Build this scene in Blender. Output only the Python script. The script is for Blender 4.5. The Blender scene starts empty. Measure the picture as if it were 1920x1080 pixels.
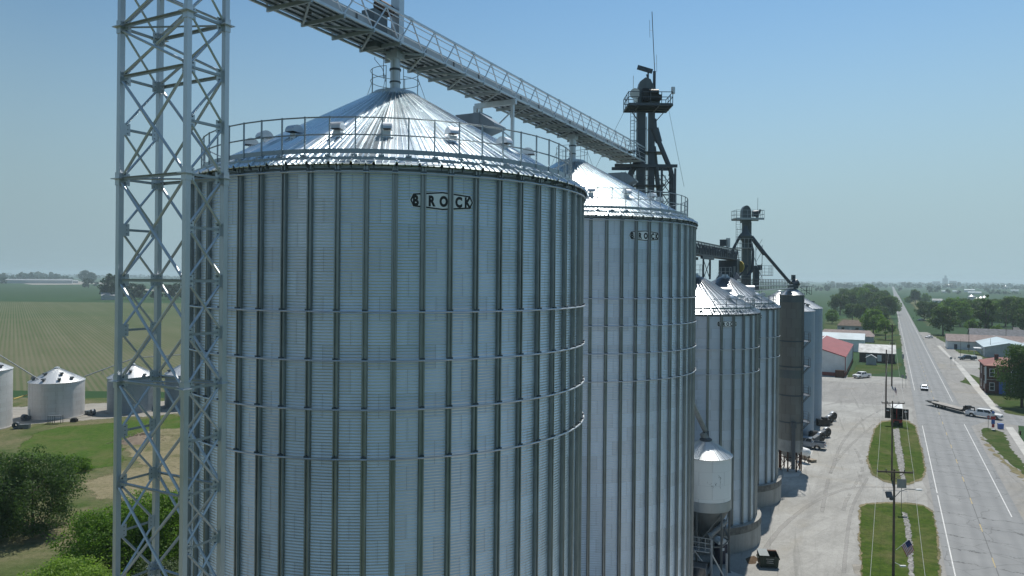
import bpy, math, random
import numpy as np
from mathutils import Vector, Matrix
from mathutils.geometry import delaunay_2d_cdt
rad=math.radians; sin=math.sin; cos=math.cos; pi=math.pi
S=bpy.context.scene; C=S.collection
random.seed(7); RNG=np.random.default_rng(11)
# ---------------------------------------------------------------- camera
H=30.0; F=1337.0; ROLL=0.0094
cd=bpy.data.cameras.new('camera'); cam=bpy.data.objects.new('camera',cd); C.objects.link(cam)
c_,s_=cos(ROLL),sin(ROLL)
cam.matrix_world=Matrix(((c_,-s_,0,0),(0,0,-1,0),(s_,c_,0,H),(0,0,0,1)))
cd.sensor_width=36; cd.lens=F*36/1920; cd.shift_y=-20/1920; cd.clip_start=.5; cd.clip_end=60000
S.camera=cam
# ---------------------------------------------------------------- world, sun, exposure
SUN_EL,SUN_AZ=rad(63),rad(25)
W=bpy.data.worlds.new('World'); S.world=W; W.use_nodes=True
nt=W.node_tree; bg=nt.nodes['Background']
sky=nt.nodes.new('ShaderNodeTexSky'); sky.sky_type='NISHITA'; sky.sun_disc=False
sky.sun_elevation=SUN_EL; sky.sun_rotation=SUN_AZ; sky.air_density=1.0; sky.dust_density=.35; sky.ozone_density=2.2; sky.altitude=200
# hazy summer sky: the clear-sky model thins into a pale blue-green band of haze toward the horizon, a little paler on the sun's side
tcw=nt.nodes.new('ShaderNodeTexCoord'); sep=nt.nodes.new('ShaderNodeSeparateXYZ'); nt.links.new(tcw.outputs['Generated'],sep.inputs[0])
mr=nt.nodes.new('ShaderNodeMapRange'); mr.interpolation_type='SMOOTHSTEP'
for i,x in ((1,.03),(2,.42),(3,1.0),(4,0.0)): mr.inputs[i].default_value=x
nt.links.new(sep.outputs[2],mr.inputs[0])
dt=nt.nodes.new('ShaderNodeVectorMath'); dt.operation='DOT_PRODUCT'; nt.links.new(tcw.outputs['Generated'],dt.inputs[0]); dt.inputs[1].default_value=(sin(SUN_AZ),cos(SUN_AZ),0)
mb_=nt.nodes.new('ShaderNodeMapRange')
for i,x in ((1,.5),(2,.98),(3,.81),(4,1.0)): mb_.inputs[i].default_value=x
nt.links.new(dt.outputs['Value'],mb_.inputs[0])
hz=nt.nodes.new('ShaderNodeVectorMath'); hz.operation='SCALE'; hz.inputs[0].default_value=(3.09,4.25,4.72); hz.inputs['Scale'].default_value=1.0
tn=nt.nodes.new('ShaderNodeMix'); tn.data_type='RGBA'; tn.blend_type='MULTIPLY'; tn.inputs[0].default_value=1; nt.links.new(sky.outputs[0],tn.inputs[6]); tn.inputs[7].default_value=(.78,.995,.99,1)
mw=nt.nodes.new('ShaderNodeMix'); mw.data_type='RGBA'; nt.links.new(mr.outputs[0],mw.inputs[0]); nt.links.new(tn.outputs[2],mw.inputs[6]); nt.links.new(hz.outputs[0],mw.inputs[7])
fin=nt.nodes.new('ShaderNodeVectorMath'); fin.operation='SCALE'; nt.links.new(mw.outputs[2],fin.inputs[0]); nt.links.new(mb_.outputs[0],fin.inputs['Scale']); nt.links.new(fin.outputs[0],bg.inputs[0]); bg.inputs[1].default_value=.105
sl=bpy.data.lights.new('sun','SUN'); sl.energy=3.75; sl.angle=rad(.53); sl.color=(1,.955,.88)
so=bpy.data.objects.new('sun',sl); C.objects.link(so)
sv=Vector((cos(SUN_EL)*sin(SUN_AZ),cos(SUN_EL)*cos(SUN_AZ),sin(SUN_EL)))
so.rotation_mode='QUATERNION'; so.rotation_quaternion=sv.to_track_quat('Z','Y'); so.location=(0,0,200)
S.view_settings.view_transform='Standard'; S.view_settings.look='None'
S.view_settings.gamma=1; S.view_settings.exposure=.25
S.cycles.max_bounces=8; S.cycles.volume_bounces=0; S.cycles.transparent_max_bounces=8
# ---------------------------------------------------------------- frames
ROWAZ=rad(27.75); D=Vector((sin(ROWAZ),cos(ROWAZ),0)); N=Vector((cos(ROWAZ),-sin(ROWAZ),0))   # row of bins: along, to the right
RAZ=math.atan2(710,1337); RD=Vector((sin(RAZ),cos(RAZ),0)); RN=Vector((cos(RAZ),-sin(RAZ),0)) # highway: along, to the right
def G(px,py,z=0.0):                         # where a sight line of the photograph meets the level z
    u=px-960; v=py-520; ur=u+ROLL*v; vr=v-ROLL*u
    Y=F*(H-z)/vr; return Vector((ur*Y/F,Y,z))
def A(px,py,Y):                             # point of a sight line at distance Y
    u=px-960; v=py-520; ur=u+ROLL*v; vr=v-ROLL*u
    return Vector((ur*Y/F,Y,H-vr*Y/F))
# ---------------------------------------------------------------- materials
def nodes(name):
    m=bpy.data.materials.new(name); m.use_nodes=True; t=m.node_tree
    return m,t,t.nodes['Principled BSDF'],t.nodes.new,t.links.new
def val(n,**k):
    for a,b in k.items():
        a=a.replace('_',' ')
        n.inputs[a].default_value=b
    return n
def mth(t,op,a,b=None,c=None):
    n=t.nodes.new('ShaderNodeMath'); n.operation=op
    for i,x in enumerate((a,b,c)):
        if x is None: continue
        if isinstance(x,(int,float)): n.inputs[i].default_value=x
        else: t.links.new(x,n.inputs[i])
    return n.outputs[0]
def mixc(t,f,a,b,mode='MIX'):
    n=t.nodes.new('ShaderNodeMix'); n.data_type='RGBA'; n.blend_type=mode
    for s,x in ((0,f),(6,a),(7,b)):
        if isinstance(x,(int,float)): n.inputs[s].default_value=x
        elif isinstance(x,(tuple,list)): n.inputs[s].default_value=(*x[:3],1)
        else: t.links.new(x,n.inputs[s])
    return n.outputs[2]
def coords(t,scale=(1,1,1),rot=0.0,kind='Object'):      # rot: compass heading that becomes +y
    tc=t.nodes.new('ShaderNodeTexCoord'); mp=t.nodes.new('ShaderNodeMapping'); mp.vector_type='TEXTURE'
    mp.inputs['Scale'].default_value=tuple(1/k for k in scale); mp.inputs['Rotation'].default_value=(0,0,-rot)
    t.links.new(tc.outputs[kind],mp.inputs[0]); return mp.outputs[0]
def noise(t,vec,scale,detail=4,rough=.6,dist=0):
    n=t.nodes.new('ShaderNodeTexNoise'); n.inputs['Scale'].default_value=scale; n.inputs['Detail'].default_value=detail
    n.inputs['Roughness'].default_value=rough; n.inputs['Distortion'].default_value=dist
    t.links.new(vec,n.inputs['Vector']); return n.outputs[0]
def ramp(t,f,lo,hi):
    n=t.nodes.new('ShaderNodeMapRange'); n.inputs[1].default_value=lo; n.inputs[2].default_value=hi; n.clamp=True
    t.links.new(f,n.inputs[0]); return n.outputs[0]
def bump(t,b,h,strength=.5,dist=.05):
    n=t.nodes.new('ShaderNodeBump'); n.inputs['Strength'].default_value=strength; n.inputs['Distance'].default_value=dist
    t.links.new(h,n.inputs['Height']); t.links.new(n.outputs[0],b.inputs['Normal'])
MATS={}
def plain(name,col,rough=.6,metal=0.0,var=.12,scale=1.2,col2=None,bmp=0):
    if name in MATS: return MATS[name]
    m,t,b,nn,ll=nodes(name); v=coords(t)
    f=noise(t,v,scale,5,.65)
    f=ramp(t,f,.3,.7)
    c2=col2 or tuple(max(0,x*(1-2*var)) for x in col)
    c1=col if col2 else tuple(min(1,x*(1+var)) for x in col)
    ll(mixc(t,f,c2,c1),b.inputs['Base Color'])
    b.inputs['Roughness'].default_value=rough; b.inputs['Metallic'].default_value=metal
    if bmp: bump(t,b,noise(t,v,scale*6,3),bmp,.03)
    MATS[name]=m; return m
def galv(name,col=(.52,.55,.58),rough=.42,metal=.75,streak=.1):
    m,t,b,nn,ll=nodes(name); v=coords(t,(1,1,.12)); v2=coords(t)
    f=mth(t,'ADD',mth(t,'MULTIPLY',noise(t,v,2.0,4),.6),mth(t,'MULTIPLY',noise(t,v2,.9,5,.7),.4))
    f=ramp(t,f,.3,.7)
    ll(mixc(t,f,tuple(x*(1-1.6*streak) for x in col),tuple(min(1,x*(1+streak)) for x in col)),b.inputs['Base Color'])
    b.inputs['Metallic'].default_value=metal
    ll(mth(t,'ADD',mth(t,'MULTIPLY',f,.14),rough-.07),b.inputs['Roughness'])
    MATS[name]=m; return m
def sheetwall(name,col,sheets,R0,row=1.1176,pitch=.1016,depth=.0127,metal=.72,rough=.4,seam=.35,tone=.16,stain=0.0):
    # corrugated sheets on a round wall: each sheet its own tone, lap seams, rolled corrugation
    m,t,b,nn,ll=nodes(name); tc=nn('ShaderNodeTexCoord'); sx=nn('ShaderNodeSeparateXYZ'); ll(tc.outputs['Object'],sx.inputs[0])
    th=mth(t,'MULTIPLY',mth(t,'ARCTAN2',sx.outputs[0],sx.outputs[1]),sheets/(2*pi)); z=sx.outputs[2]
    rz=mth(t,'DIVIDE',z,row); ri=mth(t,'FLOOR',rz); fz=mth(t,'FRACT',rz)
    ta=mth(t,'ADD',th,mth(t,'MULTIPLY',mth(t,'MODULO',ri,2),.5)); ci=mth(t,'FLOOR',ta); fa=mth(t,'FRACT',ta)
    cb=nn('ShaderNodeCombineXYZ'); ll(ci,cb.inputs[0]); ll(ri,cb.inputs[1])
    wn=nn('ShaderNodeTexWhiteNoise'); ll(cb.outputs[0],wn.inputs['Vector'])
    v=coords(t); nz=noise(t,coords(t,(1,1,.25)),1.3,5,.65)
    f=mth(t,'ADD',mth(t,'MULTIPLY',wn.outputs[0],.65),mth(t,'MULTIPLY',ramp(t,nz,.3,.7),.35))
    lo=tuple(x*(1-tone) for x in col); hi=tuple(min(1,x*(1+tone*.7)) for x in col)
    c=mixc(t,f,lo,hi)
    # cool / warm drift between sheets
    c=mixc(t,mth(t,'MULTIPLY',wn.outputs[0],.22),c,(col[0]*.86,col[1]*.97,col[2]*1.08))
    w=R0*2*pi/sheets
    sv_=mth(t,'LESS_THAN',mth(t,'ABSOLUTE',mth(t,'SUBTRACT',fa,.5)),.5-0.0)   # always 1, keeps fa alive
    e=mth(t,'MINIMUM',fa,mth(t,'SUBTRACT',1.0,fa)); vs=mth(t,'LESS_THAN',e,.022/w)
    bolts=mth(t,'LESS_THAN',mth(t,'ABSOLUTE',mth(t,'SUBTRACT',e,.07/w)),.014/w)
    bz=mth(t,'LESS_THAN',mth(t,'FRACT',mth(t,'DIVIDE',z,pitch*1.0)),.45)
    hs=mth(t,'LESS_THAN',fz,.022/row)
    s=mth(t,'MAXIMUM',mth(t,'MAXIMUM',mth(t,'MULTIPLY',vs,.9),mth(t,'MULTIPLY',mth(t,'MULTIPLY',bolts,bz),.7)),mth(t,'MULTIPLY',hs,.8))
    c=mixc(t,mth(t,'MULTIPLY',s,seam),c,tuple(x*.25 for x in col))
    if stain:
        st=ramp(t,noise(t,coords(t,(1,1,.06)),.9,5,.7),.52,.75); c=mixc(t,mth(t,'MULTIPLY',st,stain),c,(.16,.12,.09))
    ll(c,b.inputs['Base Color']); b.inputs['Metallic'].default_value=metal
    ll(mth(t,'ADD',mth(t,'MULTIPLY',f,.16),rough-.08),b.inputs['Roughness'])
    if depth:
        
        k=2*pi*depth*.5/pitch*1.35; sl_=mth(t,'MULTIPLY',mth(t,'COSINE',mth(t,'MULTIPLY',z,2*pi/pitch)),-k); gn=nn('ShaderNodeNewGeometry'); cz=nn('ShaderNodeCombineXYZ'); ll(sl_,cz.inputs[2])
        va=nn('ShaderNodeVectorMath'); va.operation='ADD'; ll(gn.outputs['Normal'],va.inputs[0]); ll(cz.outputs[0],va.inputs[1]); vn=nn('ShaderNodeVectorMath'); vn.operation='NORMALIZE'; ll(va.outputs[0],vn.inputs[0]); ll(vn.outputs[0],b.inputs['Normal'])
    MATS[name]=m; return m
M=lambda n: MATS[n]
galv('galvanized',(.60,.63,.66),.44,.65); galv('galvanized_dull',(.40,.43,.45),.5,.55); galv('galvanized_bright',(.62,.65,.68),.33,.85)
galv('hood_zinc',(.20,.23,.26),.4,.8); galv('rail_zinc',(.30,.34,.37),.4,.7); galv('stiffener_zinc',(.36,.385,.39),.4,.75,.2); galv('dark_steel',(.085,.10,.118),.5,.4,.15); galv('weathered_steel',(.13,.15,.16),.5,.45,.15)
# ---------------------------------------------------------------- mesh helpers
class MB:
    def __init__(s): s.v=[]; s.f=[]; s.m=[]
    def add(s,vs,fs,mi=0):
        o=len(s.v); s.v+= [tuple(p) for p in vs]; s.f+=[tuple(i+o for i in f) for f in fs]; s.m+=[mi]*len(fs); return s
    def box(s,c,d,rz=0.0,mi=0,mat=None):
        x,y,z=(k/2 for k in d); P=[Vector((a*x,b*y,e*z)) for a in(-1,1) for b in(-1,1) for e in(-1,1)]
        Mx=mat or Matrix.Rotation(rz,3,'Z'); c=Vector(c)
        return s.add([Mx@p+c for p in P],[(0,1,3,2),(4,6,7,5),(0,4,5,1),(2,3,7,6),(0,2,6,4),(1,5,7,3)],mi)
    def beam(s,p,q,w,h=None,mi=0,up=None):
        p=Vector(p);q=Vector(q);h=h or w; d=(q-p); L=d.length; d=d/L
        up=Vector(up or (0,0,1)); 
        if abs(d.dot(up))>.98: up=Vector((D.x,D.y,0))
        x=d.cross(up).normalized(); y=x.cross(d)
        P=[]
        for o in (p,q):
            for a,b in((-1,-1),(1,-1),(1,1),(-1,1)): P.append(o+x*(a*w/2)+y*(b*h/2))
        return s.add(P,[(3,2,1,0),(4,5,6,7),(0,1,5,4),(1,2,6,5),(2,3,7,6),(3,0,4,7)],mi)
    def angle(s,p,q,w,t=.012,mi=0,up=None):          # rolled steel angle: two legs
        p=Vector(p);q=Vector(q);d=(q-p).normalized();up=Vector(up or (0,0,1))
        if abs(d.dot(up))>.98: up=Vector((D.x,D.y,0))
        x=d.cross(up).normalized(); y=x.cross(d)
        s.beam(p,q,w,t,mi,y); s.beam(p+x*(w/2-t/2)-y*(w/2+t/2),q+x*(w/2-t/2)-y*(w/2+t/2),t,w,mi,y); return s
    def tube(s,p,q,r,n=8,r2=None,mi=0,cap=True):
        p=Vector(p);q=Vector(q); d=(q-p).normalized(); r2=r if r2 is None else r2
        up=Vector((0,0,1)) if abs(d.z)<.95 else Vector((1,0,0)); x=d.cross(up).normalized(); y=x.cross(d)
        P=[]
        for o,k in((p,r),(q,r2)): P+=[o+(x*cos(2*pi*i/n)+y*sin(2*pi*i/n))*k for i in range(n)]
        fs=[(i,(i+1)%n,n+(i+1)%n,n+i) for i in range(n)]
        if cap: fs+=[tuple(range(n))[::-1],tuple(range(n,2*n))]
        return s.add(P,fs,mi)
    def path(s,pts,r,n=8,mi=0):
        pts=[Vector(p) for p in pts]
        for a,b in zip(pts,pts[1:]): s.tube(a,b,r,n,mi=mi)
        return s
    def lathe(s,prof,n=48,c=(0,0,0),mi=0,cap=False,a0=0,a1=2*pi):
        full=abs(a1-a0-2*pi)<1e-6; m=n if full else n+1; P=[]
        for r,z in prof:
            for i in range(m):
                a=a0+(a1-a0)*i/n; P.append((c[0]+r*sin(a),c[1]-r*cos(a),c[2]+z))
        fs=[]
        for k in range(len(prof)-1):
            for i in range(n):
                j=(i+1)%m if full else i+1
                fs.append((k*m+i,k*m+j,(k+1)*m+j,(k+1)*m+i))
        if cap: fs+=[tuple(range((len(prof)-1)*m,len(prof)*m))]
        return s.add(P,fs,mi)
    def ext(s,prof,y0,y1,mi=0):                      # (x,z) outline swept along y
        n=len(prof); P=[(x,y0,z) for x,z in prof]+[(x,y1,z) for x,z in prof]
        return s.add(P,[tuple(range(n)),tuple(range(n,2*n))[::-1]]+[(i,n+i,n+(i+1)%n,(i+1)%n) for i in range(n)],mi)
    def quad(s,a,b,c,d,mi=0): return s.add([a,b,c,d],[(0,1,2,3)],mi)
    def mesh(s,name,mats,smooth=False):
        me=bpy.data.meshes.new(name); me.from_pydata(s.v,[],s.f); 
        for m in (mats if isinstance(mats,(list,tuple)) else [mats]): me.materials.append(MATS[m] if isinstance(m,str) else m)
        if len(me.materials)>1: me.polygons.foreach_set('material_index',s.m)
        if smooth: me.polygons.foreach_set('use_smooth',[True]*len(me.polygons))
        me.validate(); me.update(); return me
    def build(s,name,mats,parent=None,smooth=False): return place(name,s.mesh(name,mats,smooth),parent)
def place(name,me,parent=None,loc=None,rz=None):
    o=bpy.data.objects.new(name,me); C.objects.link(o); o.parent=parent
    if loc is not None: o.location=loc
    if rz is not None: o.rotation_euler[2]=rz
    return o
def tag(o,label,cat,group=None,kind=None):
    if label: o['label']=label
    if cat: o['category']=cat
    if group: o['group']=group
    if kind: o['kind']=kind
    return o
def thing(name,label,cat,loc=(0,0,0),rz=0.0,group=None,sc=None):
    o=bpy.data.objects.new(name,None); C.objects.link(o); o.location=loc; o.rotation_euler=(0,0,rz); o.empty_display_size=.2
    if sc: o.scale=(sc,)*3 if isinstance(sc,(int,float)) else sc
    return tag(o,label,cat,group)
def dup(o,loc=None,rz=None,label=None,group=None,parent=None,sc=None):
    n=o.copy(); C.objects.link(n); n.parent=parent if parent else None
    if parent: pass
    if loc is not None: n.location=loc
    if rz is not None: n.rotation_euler=(0,0,rz)
    if sc: n.scale=(sc,)*3 if isinstance(sc,(int,float)) else sc
    if label: n['label']=label
    if group: n['group']=group
    for ch in list(o.children): dup(ch,parent=n)
    return n
def struct(o): o['kind']='structure'; return o
def sheet(name,pts,z,mat,jit=0,step=2.0,kind='structure',soft=0):
    # ground cover as one thin sheet; with soft, its rim carries an 'edge' weight that lets the cover thin out raggedly
    pts=[Vector((p[0],p[1])) for p in pts]
    if jit:
        q=[]
        for a,b in zip(pts,pts[1:]+pts[:1]):
            n=max(1,int((b-a).length/step)); d=(b-a); nn_=Vector((-d.y,d.x)).normalized() if d.length else Vector((0,0))
            for i in range(n): q.append(a+d*(i/n)+nn_*random.uniform(-jit,jit))
        pts=q
    n=len(pts)
    if sum(a.x*b.y-b.x*a.y for a,b in zip(pts,pts[1:]+pts[:1]))<0: pts=pts[::-1]
    if soft:
        XY=np.array([(p.x,p.y) for p in pts]); A1=np.roll(XY,-1,0); sp=max(soft*.6,float(np.ptp(XY,0).max())/90); lo=XY.min(0); hi=XY.max(0)
        gx_,gy_=np.meshgrid(np.arange(lo[0],hi[0],sp),np.arange(lo[1],hi[1],sp)); Pg=np.stack([gx_.ravel(),gy_.ravel()],1)
        def dist(P):
            D_=np.full(len(P),1e9); ins=np.zeros(len(P),bool)
            for p,q in zip(XY,A1):
                d=q-p; t=np.clip(((P-p)@d)/max(d@d,1e-9),0,1); D_=np.minimum(D_,np.hypot(*(p+t[:,None]*d-P).T))
                if p[1]!=q[1]: c=((p[1]>P[:,1])!=(q[1]>P[:,1]))&(P[:,0]<(q[0]-p[0])*(P[:,1]-p[1])/(q[1]-p[1])+p[0]); ins^=c
            return D_,ins
        D_,ins=dist(Pg); k=ins&(D_>.3*sp); Pg=Pg[k]; allp=[Vector(p) for p in XY.tolist()]+[Vector(p) for p in Pg.tolist()]
        vo,_e,fo,*_r=delaunay_2d_cdt(allp,[(i,(i+1)%n) for i in range(n)],[],1,1e-5)
        Dv,iv=dist(np.array([(p.x,p.y) for p in vo])); V=[(p.x,p.y,z) for p in vo]; Fs=[tuple(f) for f in fo]; ed=[min(1.0,.33+d/soft) for d in Dv]
    else: V=[(p.x,p.y,z) for p in pts]; Fs=[tuple(range(n))]; ed=[1.0]*n
    me=bpy.data.meshes.new(name); me.from_pydata(V,[],Fs); at=me.attributes.new('edge','FLOAT','POINT'); at.data.foreach_set('value',ed)
    me.materials.append(MATS[mat]); o=place(name,me); o['kind']=kind; return o
def ragged(m,t,b,scale=1.1):                     # cover thins out where the 'edge' weight is low
    at=t.nodes.new('ShaderNodeAttribute'); at.attribute_name='edge'; v=coords(t); n=noise(t,v,scale,6,.75)
    f=ramp(t,mth(t,'ADD',n,mth(t,'SUBTRACT',mth(t,'MULTIPLY',at.outputs['Fac'],1.15),.55)),.47,.58)
    tr=t.nodes.new('ShaderNodeBsdfTransparent'); mx=t.nodes.new('ShaderNodeMixShader'); t.links.new(f,mx.inputs[0]); t.links.new(tr.outputs[0],mx.inputs[1]); t.links.new(b.outputs[0],mx.inputs[2]); t.links.new(mx.outputs[0],t.nodes['Material Output'].inputs[0])
def rd(xo,z):                                   # highway frame: sideways offset measured along X at ahead distance z
    return Vector((xo+710/1337*z,z))
# ---------------------------------------------------------------- more materials
sheetwall('bin_wall',(.77,.83,.91),28,11.76,pitch=.1397,depth=.0175,metal=.62,rough=.36,tone=.15,seam=.32)
sheetwall('medium_bin_wall',(.58,.635,.70),15,7.26,row=1.1176,pitch=.1397,depth=.0175,metal=.65,tone=.14,seam=.4)
sheetwall('smooth_bin_wall',(.27,.345,.42),14,6.5,pitch=.0677,depth=.008,metal=.5,rough=.5,tone=.1,seam=.3)
sheetwall('small_bin_wall',(.62,.60,.58),12,5.1,row=.82,pitch=.0677,depth=.008,metal=.4,rough=.55,tone=.12,seam=.35,stain=.4)
sheetwall('small_dark_bin_wall',(.30,.34,.37),12,5.1,row=.82,pitch=.0677,depth=.008,metal=.5,rough=.55,tone=.12,seam=.35,stain=.25)
sheetwall('dryer_screen',(.20,.195,.18),8,1.8,row=1.5,pitch=.1,depth=.006,metal=.45,rough=.6,tone=.2,seam=.5,stain=.35)
sheetwall('white_tank_wall',(.80,.81,.80),6,2.6,row=1.35,pitch=.2,depth=0,metal=0,rough=.45,tone=.05,seam=.35)

def streaked(name,col):
    m,t,b,nn,ll=nodes(name); v=coords(t); st=ramp(t,noise(t,coords(t,(1,1,.08)),1.6,5,.7),.42,.72); a=ramp(t,noise(t,v,.7,5,.7),.3,.7)
    c=mixc(t,a,tuple(x*.8 for x in col),col); c=mixc(t,mth(t,'MULTIPLY',st,.55),c,tuple(x*.42 for x in col)); ll(c,b.inputs['Base Color']); b.inputs['Roughness'].default_value=.92; MATS[name]=m
streaked('concrete',(.38,.37,.34)); plain('stained_concrete',(.20,.19,.17),.9,0,.3,1.2); plain('pad_concrete',(.46,.45,.42),.9,0,.14,.25)
plain('white_paint',(.74,.75,.75),.5,0,.05); plain('off_white',(.66,.67,.66),.6,0,.07,.5); plain('black_paint',(.012,.012,.014),.5,0,.2)
plain('logo_white',(.93,.94,.95),.4,0,.02,2.0)
plain('rubber',(.018,.018,.019),.85,0,.2); plain('glass_dark',(.02,.025,.03),.08,0,.1); plain('chrome',(.6,.6,.6),.2,1,.05)
plain('rust',(.10,.042,.026),.85,.1,.3,2); plain('machine_yellow',(.52,.40,.10),.6,0,.15); plain('motor_brown',(.10,.06,.045),.7,.2,.3)
plain('red_roof',(.27,.055,.05),.55,.1,.12,.3); plain('rusty_red_roof',(.24,.075,.055),.65,.1,.3,.5)
plain('pale_blue_roof',(.42,.51,.55),.6,0,.1,.15); plain('light_metal_roof',(.34,.36,.37),.6,.1,.3,.6)
plain('brown_shingle',(.17,.125,.095),.95,0,.2,.8); plain('grey_shingle',(.19,.19,.20),.95,0,.2,.8); plain('pink_shingle',(.30,.24,.22),.95,0,.15,.8)
plain('dark_brick',(.075,.05,.043),.9,0,.3,1.5); plain('red_brick',(.10,.043,.036),.9,0,.3,1.5); plain('red_paint',(.42,.03,.03),.45,0,.1); plain('blue_paint',(.06,.14,.42),.5,0,.1)
plain('dumpster_green',(.018,.035,.028),.5,.2,.2); plain('wood_pole',(.13,.10,.08),.9,0,.25,1.0); plain('wood_pallet',(.34,.28,.21),.9,0,.25,2); plain('grey_siding',(.40,.42,.44),.7,0,.1,.5)
plain('bark',(.09,.07,.055),.95,0,.3,1.5); plain('dirt',(.24,.19,.14),.95,0,.25,.6,col2=(.15,.11,.08),bmp=.5); plain('stone',(.27,.265,.25),.95,0,.4,2.5); ragged(MATS['stone'],MATS['stone'].node_tree,MATS['stone'].node_tree.nodes['Principled BSDF'],2.0)
plain('lens_red',(.35,.015,.012),.3,0,.1); plain('lens_clear',(.7,.7,.7),.15,0,.05); plain('plastic_navy',(.012,.018,.045),.45,0,.1); plain('pipe_grey',(.27,.29,.30),.5,.4,.15)
plain('car_silver',(.22,.25,.29),.3,.4,.03); plain('car_white',(.78,.78,.78),.3,0,.03); plain('car_navy',(.03,.05,.075),.28,.2,.05); plain('car_grey',(.17,.17,.17),.3,.3,.05)
plain('sign_back',(.30,.31,.31),.5,.3,.1); plain('street_lamp_grey',(.40,.41,.42),.5,.3,.1); plain('wire_black',(.06,.06,.06),.5,.2,.1); plain('wire_pale',(.42,.42,.40),.5,.4,.1)
plain('deck_wood',(.33,.31,.28),.85,0,.2,1.0); plain('flag_red',(.40,.03,.045),.8,0,.1); plain('flag_blue',(.03,.045,.16),.8,0,.1); plain('flag_white',(.70,.70,.70),.8,0,.05)
def roofmat(name,col,rough,metal,tone=.12,n=72):
    m,t,b,nn,ll=nodes(name); tc=nn('ShaderNodeTexCoord'); sx=nn('ShaderNodeSeparateXYZ'); ll(tc.outputs['Object'],sx.inputs[0])
    th=mth(t,'FLOOR',mth(t,'MULTIPLY',mth(t,'ADD',mth(t,'ARCTAN2',sx.outputs[0],sx.outputs[1]),pi),n/(2*pi)))
    wn=nn('ShaderNodeTexWhiteNoise'); wn.noise_dimensions='1D'; ll(th,wn.inputs['W'])
    f=mth(t,'ADD',mth(t,'MULTIPLY',wn.outputs[0],.5),mth(t,'MULTIPLY',ramp(t,noise(t,coords(t),.7,5,.7),.3,.7),.5))
    ll(mixc(t,f,tuple(x*(1-tone) for x in col),col),b.inputs['Base Color']); b.inputs['Metallic'].default_value=metal
    ll(mth(t,'ADD',mth(t,'MULTIPLY',f,.14),rough-.07),b.inputs['Roughness'])
    bump(t,b,noise(t,coords(t),1.6,2),.10,.04); MATS[name]=m
roofmat('bin_roof',(.80,.88,.92),.285,.88,.14); roofmat('medium_bin_roof',(.62,.66,.70),.36,.85,.25,48); roofmat('old_bin_roof',(.60,.62,.63),.45,.6); roofmat('tank_roof',(.62,.65,.66),.35,.8,n=16)
def leaves(name,lo,hi,trans=.35):
    m,t,b,nn,ll=nodes(name); g=nn('ShaderNodeNewGeometry')
    f=mth(t,'ADD',mth(t,'MULTIPLY',g.outputs['Random Per Island'],.55),mth(t,'MULTIPLY',ramp(t,noise(t,coords(t),.45,3),.35,.65),.45))
    c=mixc(t,f,lo,hi); ll(c,b.inputs['Base Color']); b.inputs['Roughness'].default_value=.55; b.inputs['Specular IOR Level'].default_value=.25
    tr=nn('ShaderNodeBsdfTranslucent'); ll(mixc(t,.5,c,(hi[0]*1.3,hi[1]*1.5,hi[2]*.8)),tr.inputs[0])
    mx=nn('ShaderNodeMixShader'); mx.inputs[0].default_value=trans; ll(b.outputs[0],mx.inputs[1]); ll(tr.outputs[0],mx.inputs[2])
    ll(mx.outputs[0],t.nodes['Material Output'].inputs[0]); MATS[name]=m
leaves('leaf_dark',(.018,.045,.013),(.085,.15,.034),.45); leaves('leaf_mid',(.045,.105,.014),(.145,.255,.032),.5); leaves('leaf_bright',(.09,.165,.02),(.24,.36,.06),.5); leaves('leaf_mid_dark',(.022,.055,.014),(.09,.165,.034),.42); leaves('leaf_far',(.015,.036,.020),(.04,.08,.035)); leaves('leaf_olive',(.04,.06,.025),(.10,.14,.06))
# ground surfaces
def ground_mat():
    m,t,b,nn,ll=nodes('ground_green'); v=coords(t)
    a=ramp(t,noise(t,v,.004,4,.55),.38,.62); bb=ramp(t,noise(t,coords(t,(1,3,1),rad(20)),.0011,2,.5),.42,.58); d=ramp(t,noise(t,v,.09,5,.65),.3,.7)
    vo=nn('ShaderNodeTexVoronoi'); vo.inputs['Scale'].default_value=.0022; vo.distance='CHEBYCHEV'; ll(coords(t,(1,1,1),rad(28)),vo.inputs['Vector'])
    cell=nn('ShaderNodeSeparateColor'); ll(vo.outputs['Color'],cell.inputs[0])
    c=mixc(t,a,(.021,.058,.022),(.030,.076,.027)); c=mixc(t,mth(t,'MULTIPLY',cell.outputs[0],.55),c,(.042,.08,.035)); c=mixc(t,mth(t,'MULTIPLY',bb,.3),c,(.055,.08,.042)); c=mixc(t,mth(t,'MULTIPLY',d,.22),c,(.03,.06,.02))
    ll(c,b.inputs['Base Color']); b.inputs['Roughness'].default_value=1; b.inputs['Specular IOR Level'].default_value=.1; MATS['ground_green']=m
ground_mat()
def grass(name,g1,g2,tan,tf,sc=.25):
    m,t,b,nn,ll=nodes(name); v=coords(t)
    a=ramp(t,noise(t,v,sc*4,6,.7),.3,.7); p=ramp(t,noise(t,v,sc*.5,5,.65,.6),.5-tf*.25,.68-tf*.2); fine=noise(t,v,sc*30,3,.7)
    c=mixc(t,a,g1,g2); c=mixc(t,mth(t,'MULTIPLY',p,min(1,.35+tf)),c,tan); mid=noise(t,v,1.5,5,.75); c=mixc(t,mth(t,'MULTIPLY',ramp(t,mid,.45,.65),.45),c,tuple(x*.5 for x in g1)); c=mixc(t,mth(t,'MULTIPLY',ramp(t,noise(t,v,.6,5,.75),.55,.75),.5),c,tan); c=mixc(t,mth(t,'MULTIPLY',ramp(t,fine,.35,.7),.4),c,tuple(x*.4 for x in g1))
    ll(c,b.inputs['Base Color']); b.inputs['Roughness'].default_value=1; b.inputs['Specular IOR Level'].default_value=.1; bump(t,b,fine,.6,.12); ragged(m,t,b); MATS[name]=m
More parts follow.
